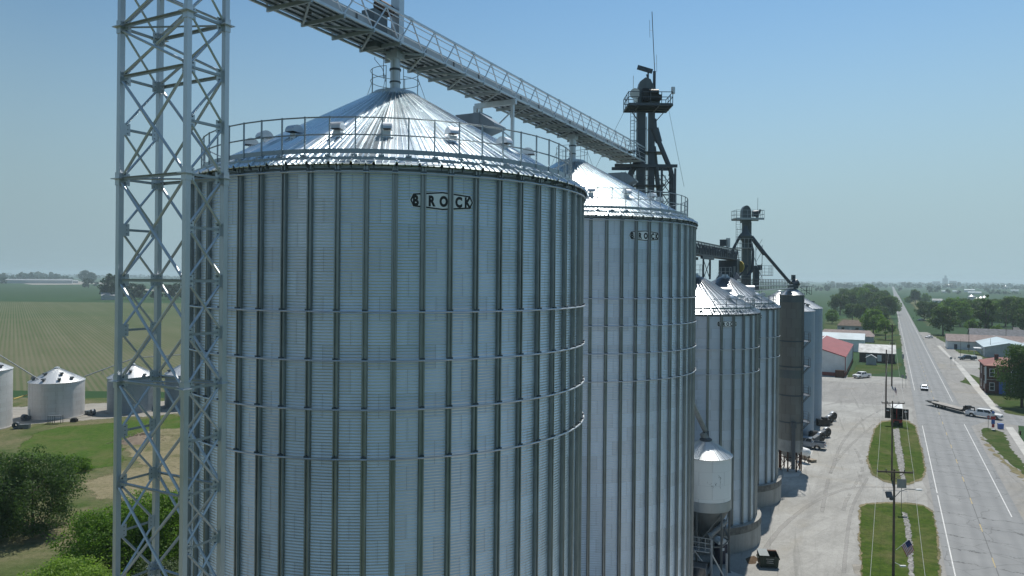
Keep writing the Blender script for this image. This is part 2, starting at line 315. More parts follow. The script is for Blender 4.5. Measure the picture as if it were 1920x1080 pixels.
grass('grass_verge',(.034,.07,.010),(.085,.13,.018),(.17,.15,.07),.25); grass('grass_lawn',(.036,.072,.014),(.06,.10,.022),(.13,.125,.06),.3)
grass('grass_rough',(.055,.095,.022),(.095,.125,.042),(.20,.175,.105),.55,.16); grass('grass_bright',(.05,.10,.014),(.085,.145,.026),(.15,.145,.06),.25,.3); grass('dry_grass',(.10,.115,.045),(.17,.155,.08),(.28,.24,.15),.7,.3)
def gravel(name,c1,c2,c3,rot):
    m,t,b,nn,ll=nodes(name); v=coords(t); vt=coords(t,(1,.06,1),rot); vt2=coords(t,(1,.12,1),rot+.35)
    a=ramp(t,noise(t,v,.12,6,.65),.3,.7); tr=ramp(t,noise(t,vt,.5,5,.7,.4),.48,.66); tr2=ramp(t,noise(t,vt2,.35,4,.7,1.2),.52,.7); fine=noise(t,v,6.0,4,.75)
    c=mixc(t,a,c1,c2); c=mixc(t,mth(t,'MULTIPLY',tr,.6),c,c3); c=mixc(t,mth(t,'MULTIPLY',tr2,.42),c,tuple(x*.72 for x in c3)); c=mixc(t,mth(t,'MULTIPLY',ramp(t,noise(t,coords(t,(1,.035,1),rot-.12),1.1,3,.6,.8),.60,.68),.4),c,tuple(x*.6 for x in c3)); c=mixc(t,mth(t,'MULTIPLY',ramp(t,noise(t,v,.7,6,.75),.5,.72),.3),c,tuple(min(1,x*1.22) for x in c2))
    c=mixc(t,mth(t,'MULTIPLY',ramp(t,noise(t,v,.05,4,.6,1.0),.55,.7),.35),c,(.34,.29,.20)); c=mixc(t,mth(t,'MULTIPLY',ramp(t,noise(t,v,1.6,5,.8),.42,.62),.25),c,tuple(x*.7 for x in c1)); c=mixc(t,mth(t,'MULTIPLY',ramp(t,fine,.3,.7),.35),c,tuple(x*.5 for x in c1))
    ll(c,b.inputs['Base Color']); b.inputs['Roughness'].default_value=.95; b.inputs['Specular IOR Level'].default_value=.2; bump(t,b,fine,.5,.04); ragged(m,t,b,.5); MATS[name]=m
grass('dirt_stain',(.13,.09,.06),(.18,.13,.09),(.10,.075,.05),.5,.6); gravel('gravel_lot',(.29,.285,.265),(.46,.455,.43),(.26,.255,.24),RAZ); gravel('gravel_shoulder',(.27,.265,.25),(.36,.35,.33),(.22,.215,.205),RAZ); gravel('pale_gravel',(.30,.28,.245),(.39,.37,.33),(.24,.225,.19),rad(80))
def asphalt():
    m,t,b,nn,ll=nodes('asphalt'); v=coords(t); r=coords(t,(1,1,1),RAZ); sx=nn('ShaderNodeSeparateXYZ'); ll(r,sx.inputs[0])
    lat=sx.outputs[0]; lon=sx.outputs[1]
    st=ramp(t,noise(t,coords(t,(1,.015,1),RAZ),.9,5,.6),.3,.7)
    # worn wheel tracks, four across
    wv=mth(t,'SINE',mth(t,'MULTIPLY',mth(t,'SUBTRACT',lat,6.56),2*pi/1.96)); wv=ramp(t,wv,-.2,1.0)
    a=ramp(t,noise(t,v,.25,6,.7),.3,.7); fine=noise(t,v,14,3,.7)
    c=mixc(t,a,(.225,.23,.23),(.295,.30,.298)); c=mixc(t,mth(t,'MULTIPLY',st,.35),c,(.20,.207,.21)); c=mixc(t,mth(t,'MULTIPLY',wv,.34),c,(.17,.175,.178))
    # transverse cracks about every 5 m and some wandering ones
    wob=mth(t,'MULTIPLY',mth(t,'SUBTRACT',noise(t,v,.35,4,.7),.5),3.0); cr=mth(t,'ABSOLUTE',mth(t,'SUBTRACT',mth(t,'FRACT',mth(t,'DIVIDE',mth(t,'ADD',lon,wob),4.6)),.5))
    ck=mth(t,'LESS_THAN',cr,.017); keep=ramp(t,noise(t,v,.11,2),.42,.5)
    vo=nn('ShaderNodeTexVoronoi'); vo.feature='DISTANCE_TO_EDGE'; vo.inputs['Scale'].default_value=.17; 
    dv=nn('ShaderNodeVectorMath'); dv.operation='ADD'; ll(v,dv.inputs[0]); nc=nn('ShaderNodeTexNoise'); nc.inputs['Scale'].default_value=.5; nc.inputs['Detail'].default_value=5; ll(v,nc.inputs['Vector']); ll(nc.outputs['Color'],dv.inputs[1]); ll(dv.outputs[0],vo.inputs['Vector'])
    c2=mth(t,'LESS_THAN',vo.outputs['Distance'],.008)
    ce=mth(t,'LESS_THAN',mth(t,'ABSOLUTE',mth(t,'SUBTRACT',mth(t,'ADD',lat,mth(t,'MULTIPLY',wob,.03)),9.99)),.05)
    c=mixc(t,mth(t,'MULTIPLY',mth(t,'MAXIMUM',mth(t,'MAXIMUM',mth(t,'MULTIPLY',ck,keep),mth(t,'MULTIPLY',c2,.5)),mth(t,'MULTIPLY',ce,.8)),.72),c,(.05,.05,.05))
    c=mixc(t,mth(t,'MULTIPLY',ramp(t,fine,.3,.7),.25),c,(.16,.165,.165))
    ll(c,b.inputs['Base Color']); b.inputs['Roughness'].default_value=.88; b.inputs['Specular IOR Level'].default_value=.3; MATS['asphalt']=m
asphalt()
def worn(name,col,amt):
    m,t,b,nn,ll=nodes(name); v=coords(t); f=ramp(t,noise(t,v,3.0,6,.8),.5-amt*.3,.62)
    f2=ramp(t,noise(t,v,.3,3,.7),.35,.75)
    ll(mixc(t,mth(t,'MULTIPLY',f,mth(t,'ADD',mth(t,'MULTIPLY',f2,.6),amt)),col,(.23,.235,.235)),b.inputs['Base Color']); b.inputs['Roughness'].default_value=.8; MATS[name]=m
worn('road_white',(.66,.66,.64),.25); worn('road_yellow',(.50,.36,.10),.4)
def crop():
    m,t,b,nn,ll=nodes('crop_rows'); v=coords(t); r=coords(t,(1,1,1),rad(-35)); sx=nn('ShaderNodeSeparateXYZ'); ll(r,sx.inputs[0])
    w=noise(t,v,.05,3); row=mth(t,'ABSOLUTE',mth(t,'SUBTRACT',mth(t,'FRACT',mth(t,'DIVIDE',mth(t,'ADD',sx.outputs[0],mth(t,'MULTIPLY',w,.3)),1.52)),.5))
    row=ramp(t,row,.12,.34); tram=mth(t,'LESS_THAN',mth(t,'ABSOLUTE',mth(t,'SUBTRACT',mth(t,'FRACT',mth(t,'DIVIDE',sx.outputs[0],18.3)),.5)),.022)
    p=ramp(t,noise(t,v,.006,4,.6,.5),.36,.6); st=ramp(t,noise(t,coords(t,(1,.03,1),rad(-35)),.12,4,.65),.35,.7); fine=ramp(t,noise(t,v,1.4,4,.7),.3,.7)
    soil=mixc(t,st,(.165,.15,.095),(.235,.205,.145)); plant=mixc(t,p,(.085,.12,.04),(.048,.10,.025))
    sxy=nn('ShaderNodeSeparateXYZ'); ll(v,sxy.inputs[0])
    grown=mth(t,'ADD',mth(t,'ADD',mth(t,'MULTIPLY',p,.30),mth(t,'MULTIPLY',mth(t,'SUBTRACT',noise(t,v,.035,5,.7),.45),.9)),mth(t,'ADD',.30,mth(t,'MULTIPLY',ramp(t,sxy.outputs[1],230,520),.45)))     # stand is thin at this end of the field
    c=mixc(t,mth(t,'MULTIPLY',mth(t,'SUBTRACT',1.0,mth(t,'MULTIPLY',row,.8)),grown),soil,plant); c=mixc(t,mth(t,'MULTIPLY',fine,.2),c,(.07,.09,.04)); c=mixc(t,mth(t,'MULTIPLY',mth(t,'MULTIPLY',tram,ramp(t,noise(t,v,.02,3),.45,.65)),.4),c,(.26,.23,.16))
    c=mixc(t,.28,c,(.02,.05,.018)); ll(c,b.inputs['Base Color']); b.inputs['Roughness'].default_value=1; b.inputs['Specular IOR Level'].default_value=.1; MATS['crop_rows']=m
crop()
# ---------------------------------------------------------------- ground and roads
def big_ground():
    R_=15000; n=24; me=bpy.data.meshes.new('ground'); q=[(R_*sin(2*pi*i/n),R_*cos(2*pi*i/n),0) for i in range(n)]
    me.from_pydata(q,[],[tuple(range(n))[::-1]]); me.materials.append(MATS['ground_green']); struct(place('ground',me))
big_ground()
sheet('crop_field',[(-1500,745),(-1200,745),(-60,735),(40,690),(30,182),(-60,180),(-260,186),(-700,200),(-1500,230)],.004,'crop_rows',1.2,25)
sheet('yard_grass',[(-330,168),(-40,172),(20,150),(-4,40),(-4,-40),(-330,-40)],.004,'grass_rough',1.0,4)
sheet('gravel_lane',[(-330,150),(-180,156),(-112,160),(-72,172),(-40,174),(-20,166),(-40,158),(-66,154),(-84,147),(-100,137),(-110,126),(-150,128),(-330,126)],.008,'pale_gravel',.9,3,soft=3)
sheet('mown_grass',[G(20,855),G(55,815),G(110,800),G(230,790),G(330,775),G(355,790),G(345,815),G(235,828),G(240,870),G(150,885)],.012,'grass_bright',.5,1.5,soft=2.5)
sheet('dry_patch',[G(130,905),G(235,875),G(350,860),G(420,880),G(420,960),G(250,950),G(150,935)],.008,'dry_grass',.9,1.5,soft=5)
sheet('bare_ground',[G(228,840),G(250,812),G(300,805),G(420,790),G(430,870),G(330,880),G(250,872)],.016,'dry_grass',.7,1.2,soft=3)
def strip(name,x0,x1,z0,z1,zz,mat,jit=0,step=4): return sheet(name,[rd(x0,z0),rd(x1,z0),rd(x1,z1),rd(x0,z1)],zz,mat,jit,step)
# the lot: from under the bins to the highway
lot=[rd(-70,20),rd(6.2,20),rd(6.2,215),rd(3.0,222),rd(-5,224),rd(-16,226),rd(-20,236),rd(-60,240),rd(-66,150),rd(-52,120)]
sheet('gravel_lot',lot,.010,'gravel_lot',.4,5)
sheet('shoulder',[rd(5.2,20),rd(6.6,20),rd(6.6,520),rd(5.4,520),rd(5.2,260)],.014,'gravel_shoulder',.25,3)
sheet('apron',[rd(16.4,20),rd(19.5,20),rd(20.0,100),rd(24.5,130),rd(27,150),rd(29,170),rd(30,185),rd(31,215),rd(30,260),rd(28,330),rd(22,420),rd(17,420)],.014,'gravel_shoulder',.4,4)
struct(strip('road',6.0,17.0,10,1500,.018,'asphalt'))
strip('road_beyond',6.9,16.2,1500,5200,.018,'asphalt')
sheet('side_road',[rd(17.0,148),rd(17.0,172),G(1862,763),G(1925,779),G(1990,786),G(1990,808),G(1925,800),G(1850,790)],.016,'asphalt')
sheet('cross_road',[rd(-60,188),rd(6.2,170),rd(6.2,206),rd(-60,222)],.013,'gravel_shoulder',.4,4)
# kerb lines and centre dashes
for nm,xo,segs in (('edge_line',6.87,((20,100),(101,148),(196,700))),('edge_line',15.75,((20,70),(72,80),(91,150),(178,700)))):
    for a,b in segs: strip(nm,xo-.07,xo+.07,a,b,.023,'road_white')
for k in range(46):
    z0=32+k*10.7; strip('centre_dash',11.24,11.36,z0,z0+2.7,.023,'road_yellow')
# grassed medians between the lot and the highway
m1=[G(1612,950),G(1625,946),G(1660,944),G(1700,945),G(1735,950),G(1750,962),G(1759,1005),G(1763,1080),G(1790,1300),G(1600,1300),G(1614,1060),G(1610,985)]
m2=[G(1626,862),G(1630,840),G(1640,805),G(1652,792),G(1680,789),G(1702,791),G(1716,800),G(1729,845),G(1735,880),G(1730,896),G(1705,906),G(1680,905),G(1655,899),G(1636,888)]
def inset(p,k):
    c=sum(p,Vector())/len(p); return [c+(q-c)*k for q in p]
sheet('dry_verge',inset(m1,1.05),.046,'dry_grass',.15,.8,soft=1.0); sheet('grass_median',m1,.052,'grass_verge',.12,.6,soft=0.7)
sheet('dry_verge',inset(m2,1.06),.046,'dry_grass',.15,.8,soft=1.0); sheet('grass_median',m2,.052,'grass_verge',.12,.6,soft=0.7)
sheet('ditch_stone',[G(1690,960),G(1701,960),G(1708,985),G(1712,1020),G(1716,1080),G(1722,1180),G(1708,1180),G(1703,1080),G(1699,1030),G(1697,995)],.058,'stone',.1,.5,soft=0.35)
sheet('ditch_stone',[G(1673,806),G(1686,800),G(1690,830),G(1696,862),G(1698,900),G(1689,902),G(1682,870),G(1677,838)],.058,'stone',.1,.5,soft=0.35)
sheet('corner_lawn',[G(1836,806),G(1850,800),G(1868,806),G(1884,812),G(1898,840),G(1925,878),G(1990,960),G(1990,990),G(1925,895),G(1880,860),G(1850,828)],.026,'grass_lawn',.3,1,soft=0.8)
sheet('dry_verge',[G(1832,804),G(1850,826),G(1880,858),G(1925,892),G(1925,908),G(1880,872),G(1844,832)],.022,'dry_grass',.4,1,soft=1.0)
sheet('corner_grass',[G(1585,708),G(1606,684),G(1664,684),G(1690,679),G(1693,686),G(1684,694),G(1655,700),G(1630,702),G(1612,707)],.020,'grass_lawn',.4,1.5,soft=1.2)
sheet('house_lawn',[G(1610,656),G(1620,640),G(1690,628),G(1692,650),G(1688,654)],.016,'grass_lawn',.5,3,soft=2); sheet('house_lawn',[G(1540,640),G(1545,600),G(1670,590),G(1690,626),G(1620,640)],.012,'grass_lawn',.6,4,soft=2)
sheet('far_verge',[G(1697,560),G(1715,580),G(1735,612),G(1760,618),G(1760,600),G(1740,575),G(1712,556)],.012,'grass_rough',.6,6,soft=2)
sheet('brick_house_lawn',[G(1800,716),G(1830,726),G(1850,745),G(1886,775),G(1925,781),G(2050,795),G(2050,740),G(1925,720),G(1850,712),G(1815,700)],.020,'grass_lawn',.4,2,soft=1.2)
sheet('parking_lot',[G(1782,660),G(1840,668),G(1850,690),G(1805,690)],.020,'gravel_lot',.3,3); sheet('front_yard',[G(1770,646),G(1830,650),G(1836,658),G(1776,654)],.022,'pad_concrete')
sheet('town_ground',[G(1735,626),G(1775,628),G(2100,632),G(2100,720),G(1830,700),G(1795,684),G(1770,655)],.008,'grass_lawn',.6,5)
sheet('pavement',[G(1756,648),G(1763,648),G(1786,672),G(1800,684),G(1794,684)],.030,'pad_concrete'); sheet('pavement',[G(1793,685),G(1802,685),G(1836,722),G(1878,774),G(1858,766),G(1826,728)],.030,'pad_concrete')
sheet('pavement',[G(1885,801),G(1899,801),G(1925,836),G(1990,920),G(1990,950),G(1925,862)],.034,'pad_concrete')
def track(pts,w,mat='gravel_shoulder',name='tyre_track',z=.0135):
    P=[p for p in pts]; L=[];Rr=[]
    for i,p in enumerate(P):
        t=(P[min(i+1,len(P)-1)]-P[max(i-1,0)]); k=Vector((-t.y,t.x)).normalized()*w/2; L.append(p.xy+k.xy if hasattr(p,'xy') else p+k); Rr.append(p.xy-k.xy)
    sheet(name,L+Rr[::-1],z,mat,soft=w*.7)
def curve(px,dx=0,dy=0):
    Q=[G(x+dx,y+dy) for x,y in px]; out=[]
    for i in range(len(Q)-1):
        a,b,c,d=Q[max(i-1,0)],Q[i],Q[i+1],Q[min(i+2,len(Q)-1)]
        for k in range(6):
            t=k/6; out.append(.5*((2*b)+(c-a)*t+(2*a-5*b+4*c-d)*t*t+(3*b-a-3*c+d)*t**3))
    return out+[Q[-1]]
for i_,(px,w) in enumerate((([(1568,1075),(1574,1010),(1583,950),(1600,915),(1616,885),(1612,858),(1598,835)],.55),([(1582,1075),(1588,1010),(1597,955),(1612,922),(1627,896)],.5),([(1535,1000),(1545,940),(1560,880),(1590,840),(1640,795)],.6),([(1430,1035),(1470,985),(1530,940),(1600,915),(1700,915)],.7),([(1560,880),(1580,830),(1615,790),(1660,765)],.6),([(1545,740),(1600,728),(1660,722),(1720,724)],.9),([(1545,760),(1610,748),(1680,742)],.8))): track(curve(px),w,z=.0140+.0040*i_)
sheet('stained_ground',[G(1396,1048),G(1412,1040),G(1424,1047),G(1418,1058),G(1402,1059)],.0135,'dirt_stain',soft=.5); sheet('pale_spill',[G(1596,1058),G(1625,1056),G(1632,1075),G(1620,1085),G(1600,1075)],.0235,'pale_gravel',soft=.5)
sheet('concrete_pad',[G(1300,1045),G(1395,1080),G(1500,1100),G(1500,1200),G(1250,1200)],.016,'pad_concrete'); sheet('concrete_pad',[G(1470,895),G(1497,893),G(1515,868),G(1525,845),G(1500,845),G(1465,870)],.016,'pad_concrete')
# ---------------------------------------------------------------- grain bins
def ring_tube(mb,R,z,r,n=112,k=6,a0=0,a1=2*pi,mi=0):
    pr=[(R+r*cos(2*pi*i/k),z+r*sin(2*pi*i/k)) for i in range(k+1)]; return mb.lathe(pr,n,mi=mi,a0=a0,a1=a1)
STIFF=[(-.138,.012),(-.138,.03),(-.106,.03),(-.102,.18),(-.052,.18),(-.034,.10),(.034,.10),(.052,.18),(.102,.18),(.106,.03),(.138,.03),(.138,.012)]
def stiff_mesh(z0,z1,R0,k=1.0):
    mb=MB(); n=len(STIFF); P=[]
    for z in (z0,z1): P+=[(x*k,-(R0+r*k),z) for x,r in STIFF]
    mb.add(P,[(i,i+1,n+i+1,n+i) for i in range(n-1)]+[tuple(range(n,2*n))])
    z=z0+1.1
    while z<z1-1:                                    # splice plates with bolts
        mb.box((0,-(R0+.101*k),z),(.07*k,.012,.34)); z+=2.235
    return mb.mesh('stiffener','stiffener_zinc')
def ribbed_roof(R1,z1,R0,z0,n,rw=.075,rh=.12):
    mb=MB(); P=[]; prof=[]
    for i in range(n):
        a=2*pi*i/n
        
        for da,h in((-1.0,0),(-.45,1),(.45,1),(1.0,0)): prof.append((a,da,h))
        for fr in(.36,.64):
            for da,h in((-.6,0),(0,.5),(.6,0)): prof.append((a+2*pi/n*fr,da,h))
    m=len(prof)
    for R,z in((R1,z1),(R1-.02,z1-.035),(R0,z0)):
        for a,da,h in prof:
            k=rw*min(1,R*2*pi/n/.25)
            aa=a+da*k/max(R,.1); hh=rh*h; P.append(((R+hh*.3)*sin(aa),-(R+hh*.3)*cos(aa),z+hh))
    # rows: 0 eave, 1 drip edge, 2 peak
    fs=[]
    for i in range(m):
        j=(i+1)%m; fs.append((i,j,2*m+j,2*m+i)); fs.append((m+i,m+j,j,i))
    mb.add(P,fs); return mb
def hood_mesh(name,L,w,h,mats='galvanized'):        # big roof exhaust: sloped wedge box with an open mouth facing down the roof
    mb=MB(); pr=[(-L/2,0),(-L/2+.05,h),(L*.12,h*1.02),(L/2,h*.42),(L/2,h*.3),(L*.1,.0)]
    mb.ext(pr,-w/2,w/2); mb.box((-.0,0,h*1.03),(.06,w+.04,.06)); mb.box((L*.13,0,h*.55),(.04,w+.05,h*1.05)); return mb.mesh(name,mats)
def half_round_hood(name,L,r,mats='galvanized_dull'):
    mb=MB(); n=10; P=[(-L/2,r*cos(pi*i/n),r*sin(pi*i/n)) for i in range(n+1)]+[(L/2,r*cos(pi*i/n),r*sin(pi*i/n)) for i in range(n+1)]
    mb.add(P,[(i,i+1,n+2+i,n+1+i) for i in range(n)]+[tuple(range(n+1))[::-1],tuple(range(n+1,2*n+2))]); return mb.mesh(name,mats)
def vent_mesh():                                     # gooseneck roof vent: neck and rounded hood with a dark mouth
    mb=MB(); n=9; w=.62; r=.42
    mb.box((0,0,.22),(.44,.44,.46))
    pts=[(r*cos(a)*1.05,.52+r*sin(a)) for a in [pi*i/n for i in range(n+1)]]
    pts=[(x+.08,z) for x,z in pts]
    P=[(x,-w/2,z) for x,z in pts]+[(x,w/2,z) for x,z in pts]
    k=len(pts); mb.add(P,[(i,i+1,k+i+1,k+i) for i in range(k-1)]+[tuple(range(k))[::-1],tuple(range(k,2*k))]+[(0,k,2*k-1,k-1)])
    mb.box((.30,0,.505),(.40,w*.8,.03),mi=1); mb.box((.08,0,.02),(.8,.8,.04)); return mb.mesh('roof_vent',['galvanized','black_paint'])
VENT=vent_mesh()
LOGO_T={}
def letter_mesh(ch,size):
    if ch in LOGO_T: return LOGO_T[ch]
    cu=bpy.data.curves.new('t','FONT'); cu.body=ch; cu.size=size*1.36; cu.align_x='CENTER'; cu.offset=.034*size/.44; cu.resolution_u=4
    o=bpy.data.objects.new('t',cu); C.objects.link(o); dg=bpy.context.evaluated_depsgraph_get(); me=bpy.data.meshes.new_from_object(o.evaluated_get(dg))
    P=[tuple(v.co) for v in me.vertices]; Fs=[tuple(p.vertices) for p in me.polygons]
    C.objects.unlink(o); bpy.data.objects.remove(o); bpy.data.curves.remove(cu); bpy.data.meshes.remove(me)
    LOGO_T[ch]=(P,Fs); return LOGO_T[ch]
def logo(parent,R0,a0,z,k=1.0,letters=()):                      # elongated hexagon plate, black border, five letters
    def top(s,ins):
        L=1.55-ins*1.1; s=abs(s)
        if s>L: return 0
        e=1.40-ins*.8
        if s<=e: return (.455-(.125)*s/e)-ins
        return (.33-ins)*(1-(s-e)/(L-e))
    def strip_(ins,lift,mb,mi):
        L=1.55-ins*1.1; e=1.40-ins*.8; xs=sorted(set([-L,L,-e,e,0]+[e*i/8 for i in range(-8,9)])); P=[];
        for s in xs:
            a=a0+s*k/R0; t=top(s,ins)*k; r=R0+lift
            P+= [(r*sin(a),-r*cos(a),z+t),(r*sin(a),-r*cos(a),z-t)]
        mb.add(P,[(2*i,2*i+1,2*i+3,2*i+2) for i in range(len(xs)-1)],mi)
    mb=MB(); strip_(0,.014,mb,0); strip_(.03,.018,mb,1); strip_(.098,.022,mb,0)
    plate=mb.build('logo_plate',['logo_white','black_paint'],parent)
    mt=MB()
    for ch,s in zip('BROCK',letters):
        P,Fs=letter_mesh(ch,.47); sx=.74 if ch!='K' else .70
        mt.add([((R0+.027)*sin(a0+(s+x*sx)*k/R0),-(R0+.027)*cos(a0+(s+x*sx)*k/R0),z+(y-.235)*k) for x,y,_ in P],Fs)
    mt.build('lettering','black_paint',plate)
def make_bin(label,loc,R0,base,zw,zp,rp,nst,ph,rings,sheets_mat,nrib,vents,vr,logo_at,logo_z,lk,hood,found,rail=1.8,rin=.9,ribs=(.075,.12),roof_mat='bin_roof',letters=(-1.27,-.53,.05,.79,1.23),group='tall stiffened grain bins',post_n=None):
    root=thing('grain_bin',label,'grain bin',loc,0,group)
    mb=MB(); mb.lathe([(R0,base),(R0,zw)],168); mb.build('wall',sheets_mat,root,True)
    sm=stiff_mesh(base,zw-.02,R0)
    for k in range(nst): place('stiffener',sm,root,rz=ph+2*pi*k/nst)
    for z in rings:
        mb=MB(); ring_tube(mb,R0+.25,z,.045,nst*2,6)
        for k in range(nst):
            a=ph+2*pi*k/nst; mb.box(((R0+.20)*sin(a),-(R0+.20)*cos(a),z+.06),(.22,.14,.10),rz=a,mi=1)
        mb.build('wind_ring',['galvanized','dark_steel'],root)
    e=R0+.30; sl=(zp-zw)/(e-rp)
    ribbed_roof(e,zw+.03,rp,zp,nrib,*ribs).build('roof',roof_mat,root)
    zr=lambda r: zw+.03+(e-r)*sl
    # under-eave closure and the short dark gussets that show below the drip edge
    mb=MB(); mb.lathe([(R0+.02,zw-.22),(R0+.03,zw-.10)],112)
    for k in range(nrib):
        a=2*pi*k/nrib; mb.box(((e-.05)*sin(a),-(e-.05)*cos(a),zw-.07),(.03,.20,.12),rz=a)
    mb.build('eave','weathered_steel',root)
    # peak collar, cap and small guard rail
    mb=MB(); mb.lathe([(rp+.12,zp-.10),(rp+.10,zp+.10),(rp-.1,zp+.12),(rp-.14,zp+.30),(.42,zp+.36),(.38,zp+.60)],40,cap=True)
    for k in range(40):
        a=2*pi*k/40; mb.box(((rp+.12)*sin(a),-(rp+.12)*cos(a),zp+.06),(.06,.06,.10),rz=a)
    mb.build('peak_collar','galvanized',root)
    mb=MB(); pr=rp+.05
    for zz in(.55,1.15): ring_tube(mb,pr,zp+.45+zz,.022,24,5,a0=.5,a1=2*pi-.2)
    for k in range(8):
        a=.5+k*(2*pi-.7)/7; mb.tube((pr*sin(a),-pr*cos(a),zp),(pr*sin(a),-pr*cos(a),zp+1.62),.025,6)
        if k%2: mb.tube((pr*sin(a),-pr*cos(a),zp+1.2),((pr+.55)*sin(a),-(pr+.55)*cos(a),zp-.25),.018,5)
    mb.build('peak_railing','galvanized_dull',root)
    # eave guard rail: rails, toe board, posts on the roof ribs
    re=e-rin; zb=zr(re); mb=MB(); pn=post_n or nst
    for hh in(rail,rail*.55): ring_tube(mb,re,zb+hh,.036,pn,6)
    mb.lathe([(re,zb+.12),(re,zb+.34)],pn); mb.lathe([(re-.02,zb+.34),(re-.02,zb+.12)],pn); mb.lathe([(e-.30,zr(e-.30)+.07),(e-.30,zr(e-.30)+.20)],pn)
    gr=mb.build('guardrail','rail_zinc',root); pm=MB(); pm.box((0,-re,zb+rail/2),(.062,.062,rail+.1)); pm.box((0,-re-.1,zb-.01),(.26,.30,.10)); pmm=pm.mesh('rail_post','rail_zinc')
    for k in range(pn): place('rail_post',pmm,gr,rz=ph+2*pi*(k+.5)/pn)
    for a in vents:
        o=place('roof_vent',VENT,root); aa=rad(a); o.location=(vr*sin(aa),-vr*cos(aa),zr(vr)-.22); o.rotation_euler=(0,0,aa-pi/2); o.scale=(.9,.9,.9)
    for (hm,a,r,rot,dz) in hood:
        aa=rad(a); o=place('exhaust_hood',hm,root); o.location=(r*sin(aa),-r*cos(aa),zr(r)+dz); o.rotation_euler=(0,0,rot)
    if found:
        mb=MB(); mb.lathe([(found,-.2),(found,base*.72)],96); mb.lathe([(found+.03,base*.72),(found+.03,base)],96,mi=1); mb.lathe([(found+.03,base),(R0-.3,base+.01)],96); mb.build('foundation',['concrete','stained_concrete'],root)
    if logo_at is not None: logo(root,R0+.004,rad(logo_at),logo_z,lk,letters)
    return root
R1=11.55; B1=Vector((-7.345,44.133,0)); B2=Vector((5.682,69.009,0))
BIGHOOD=hood_mesh('exhaust_hood',2.7,1.7,1.15,'hood_zinc'); ROUND=half_round_hood('exhaust_hood',1.9,.62)
VA=[-82,-64,-46,-28,-10.3,6.7,30,55,80,105,130,155,180,-155,-130,-105]
kw=dict(R0=R1,base=1.0,zw=35.05,zp=41.0,rp=1.45,nst=56,ph=rad(3.22),rings=(34.72,28.36,26.13,23.9,21.65),sheets_mat='bin_wall',nrib=72,vents=VA,vr=8.3,logo_z=33.53,lk=1.0,found=R1+.5)
make_bin('huge silver stiffened bin in front, nearest the lattice tower',B1,logo_at=20.6,hood=[(BIGHOOD,91,5.3,rad(-24),.0)],**kw)
make_bin('huge silver stiffened bin right behind the nearest one, under the dark elevator',B2,logo_at=27.0,hood=[(BIGHOOD,92,5.0,rad(-18),.0)],**kw)
R3=7.08; B3=Vector((21.86,85.14,0)); B4=B3+D*17.9
kw=dict(R0=R3,base=2.85,zw=26.15,zp=30.1,rp=.75,nst=30,ph=rad(-2.75),rings=(22.3,19.58),sheets_mat='medium_bin_wall',nrib=48,vents=[-60,-20,35,75,110,150,190,-100],vr=5.0,logo_z=25.1,lk=.82,found=7.68,rail=1.25,rin=.62,ribs=(.07,.20),roof_mat='medium_bin_roof',letters=(-1.25,-.55,.03,.56,1.24))
make_bin('medium grey stiffened bin on a concrete plinth, behind the white hopper tank',B3,logo_at=15.1,hood=[(ROUND,100,3.6,rad(-10),.0)],**kw)
make_bin('medium grey stiffened bin on a concrete plinth, next to the brown tower dryer',B4,logo_at=15.1,hood=[(ROUND,100,3.4,rad(-10),.0)],**kw)
def plain_bin(label,loc,R0,zw,zp,mat,roof='old_bin_roof',nrib=28,group=None,rp=.45,vents=(),door=None,cap=True,fan=True,stripe=False):
    root=thing('grain_bin',label,'grain bin',loc,0,group); mb=MB(); mb.lathe([(R0,.12),(R0,zw)],72); mb.build('wall',mat,root,True)
    e=R0+.12; ribbed_roof(e,zw+.02,rp,zp,nrib,.035,.05).build('roof',roof,root); sl=(zp-zw)/(e-rp)
    mb=MB(); mb.lathe([(R0+.35,-.1),(R0+.35,.14),(R0-.1,.15)],48); mb.build('foundation','concrete',root)
    mb=MB(); mb.lathe([(rp+.06,zp-.05),(rp+.06,zp+.2),(.05,zp+.32)],20); mb.build('peak_cap','galvanized',root)
    for a,r in vents:
        aa=rad(a); mb=MB(); mb.box((0,0,.2),(.42,.42,.4)); mb.ext([(-.3,.38),(.42,.30),(.42,.5),(-.1,.62),(-.3,.55)],-.3,.3); mb.box((.43,0,.40),(.02,.5,.16),mi=1)
        o=mb.build('roof_vent',['weathered_steel','black_paint'],root); o.location=(r*sin(aa),-r*cos(aa),zw+(e-r)*sl-.05); o.rotation_euler=(0,0,aa-pi/2)
    if door is not None:
        a=rad(door); mb=MB(); mb.box((0,-R0-.03,1.3),(.9,.08,1.5)); mb.box((0,-R0-.05,1.3),(.75,.08,1.3)); place('door',mb.mesh('door','galvanized_dull'),root,rz=a)
    return root
# tall plain bins beyond the dryer
F5=Vector((53.3,141.9,0)); F6=Vector((61.2,156.6,0))
plain_bin('tall blue-grey smooth bin beside the brown dryer, nearer of two',F5,6.5,24.0,27.6,'smooth_bin_wall',group='smooth tall bins past the dryer',nrib=30,vents=((95,5.0),(60,5.2)))
plain_bin('tall blue-grey smooth bin by the open gravel, farther of two',F6,6.5,23.95,27.5,'smooth_bin_wall',group='smooth tall bins past the dryer',nrib=30,vents=((95,5.0),(100,2.8)))
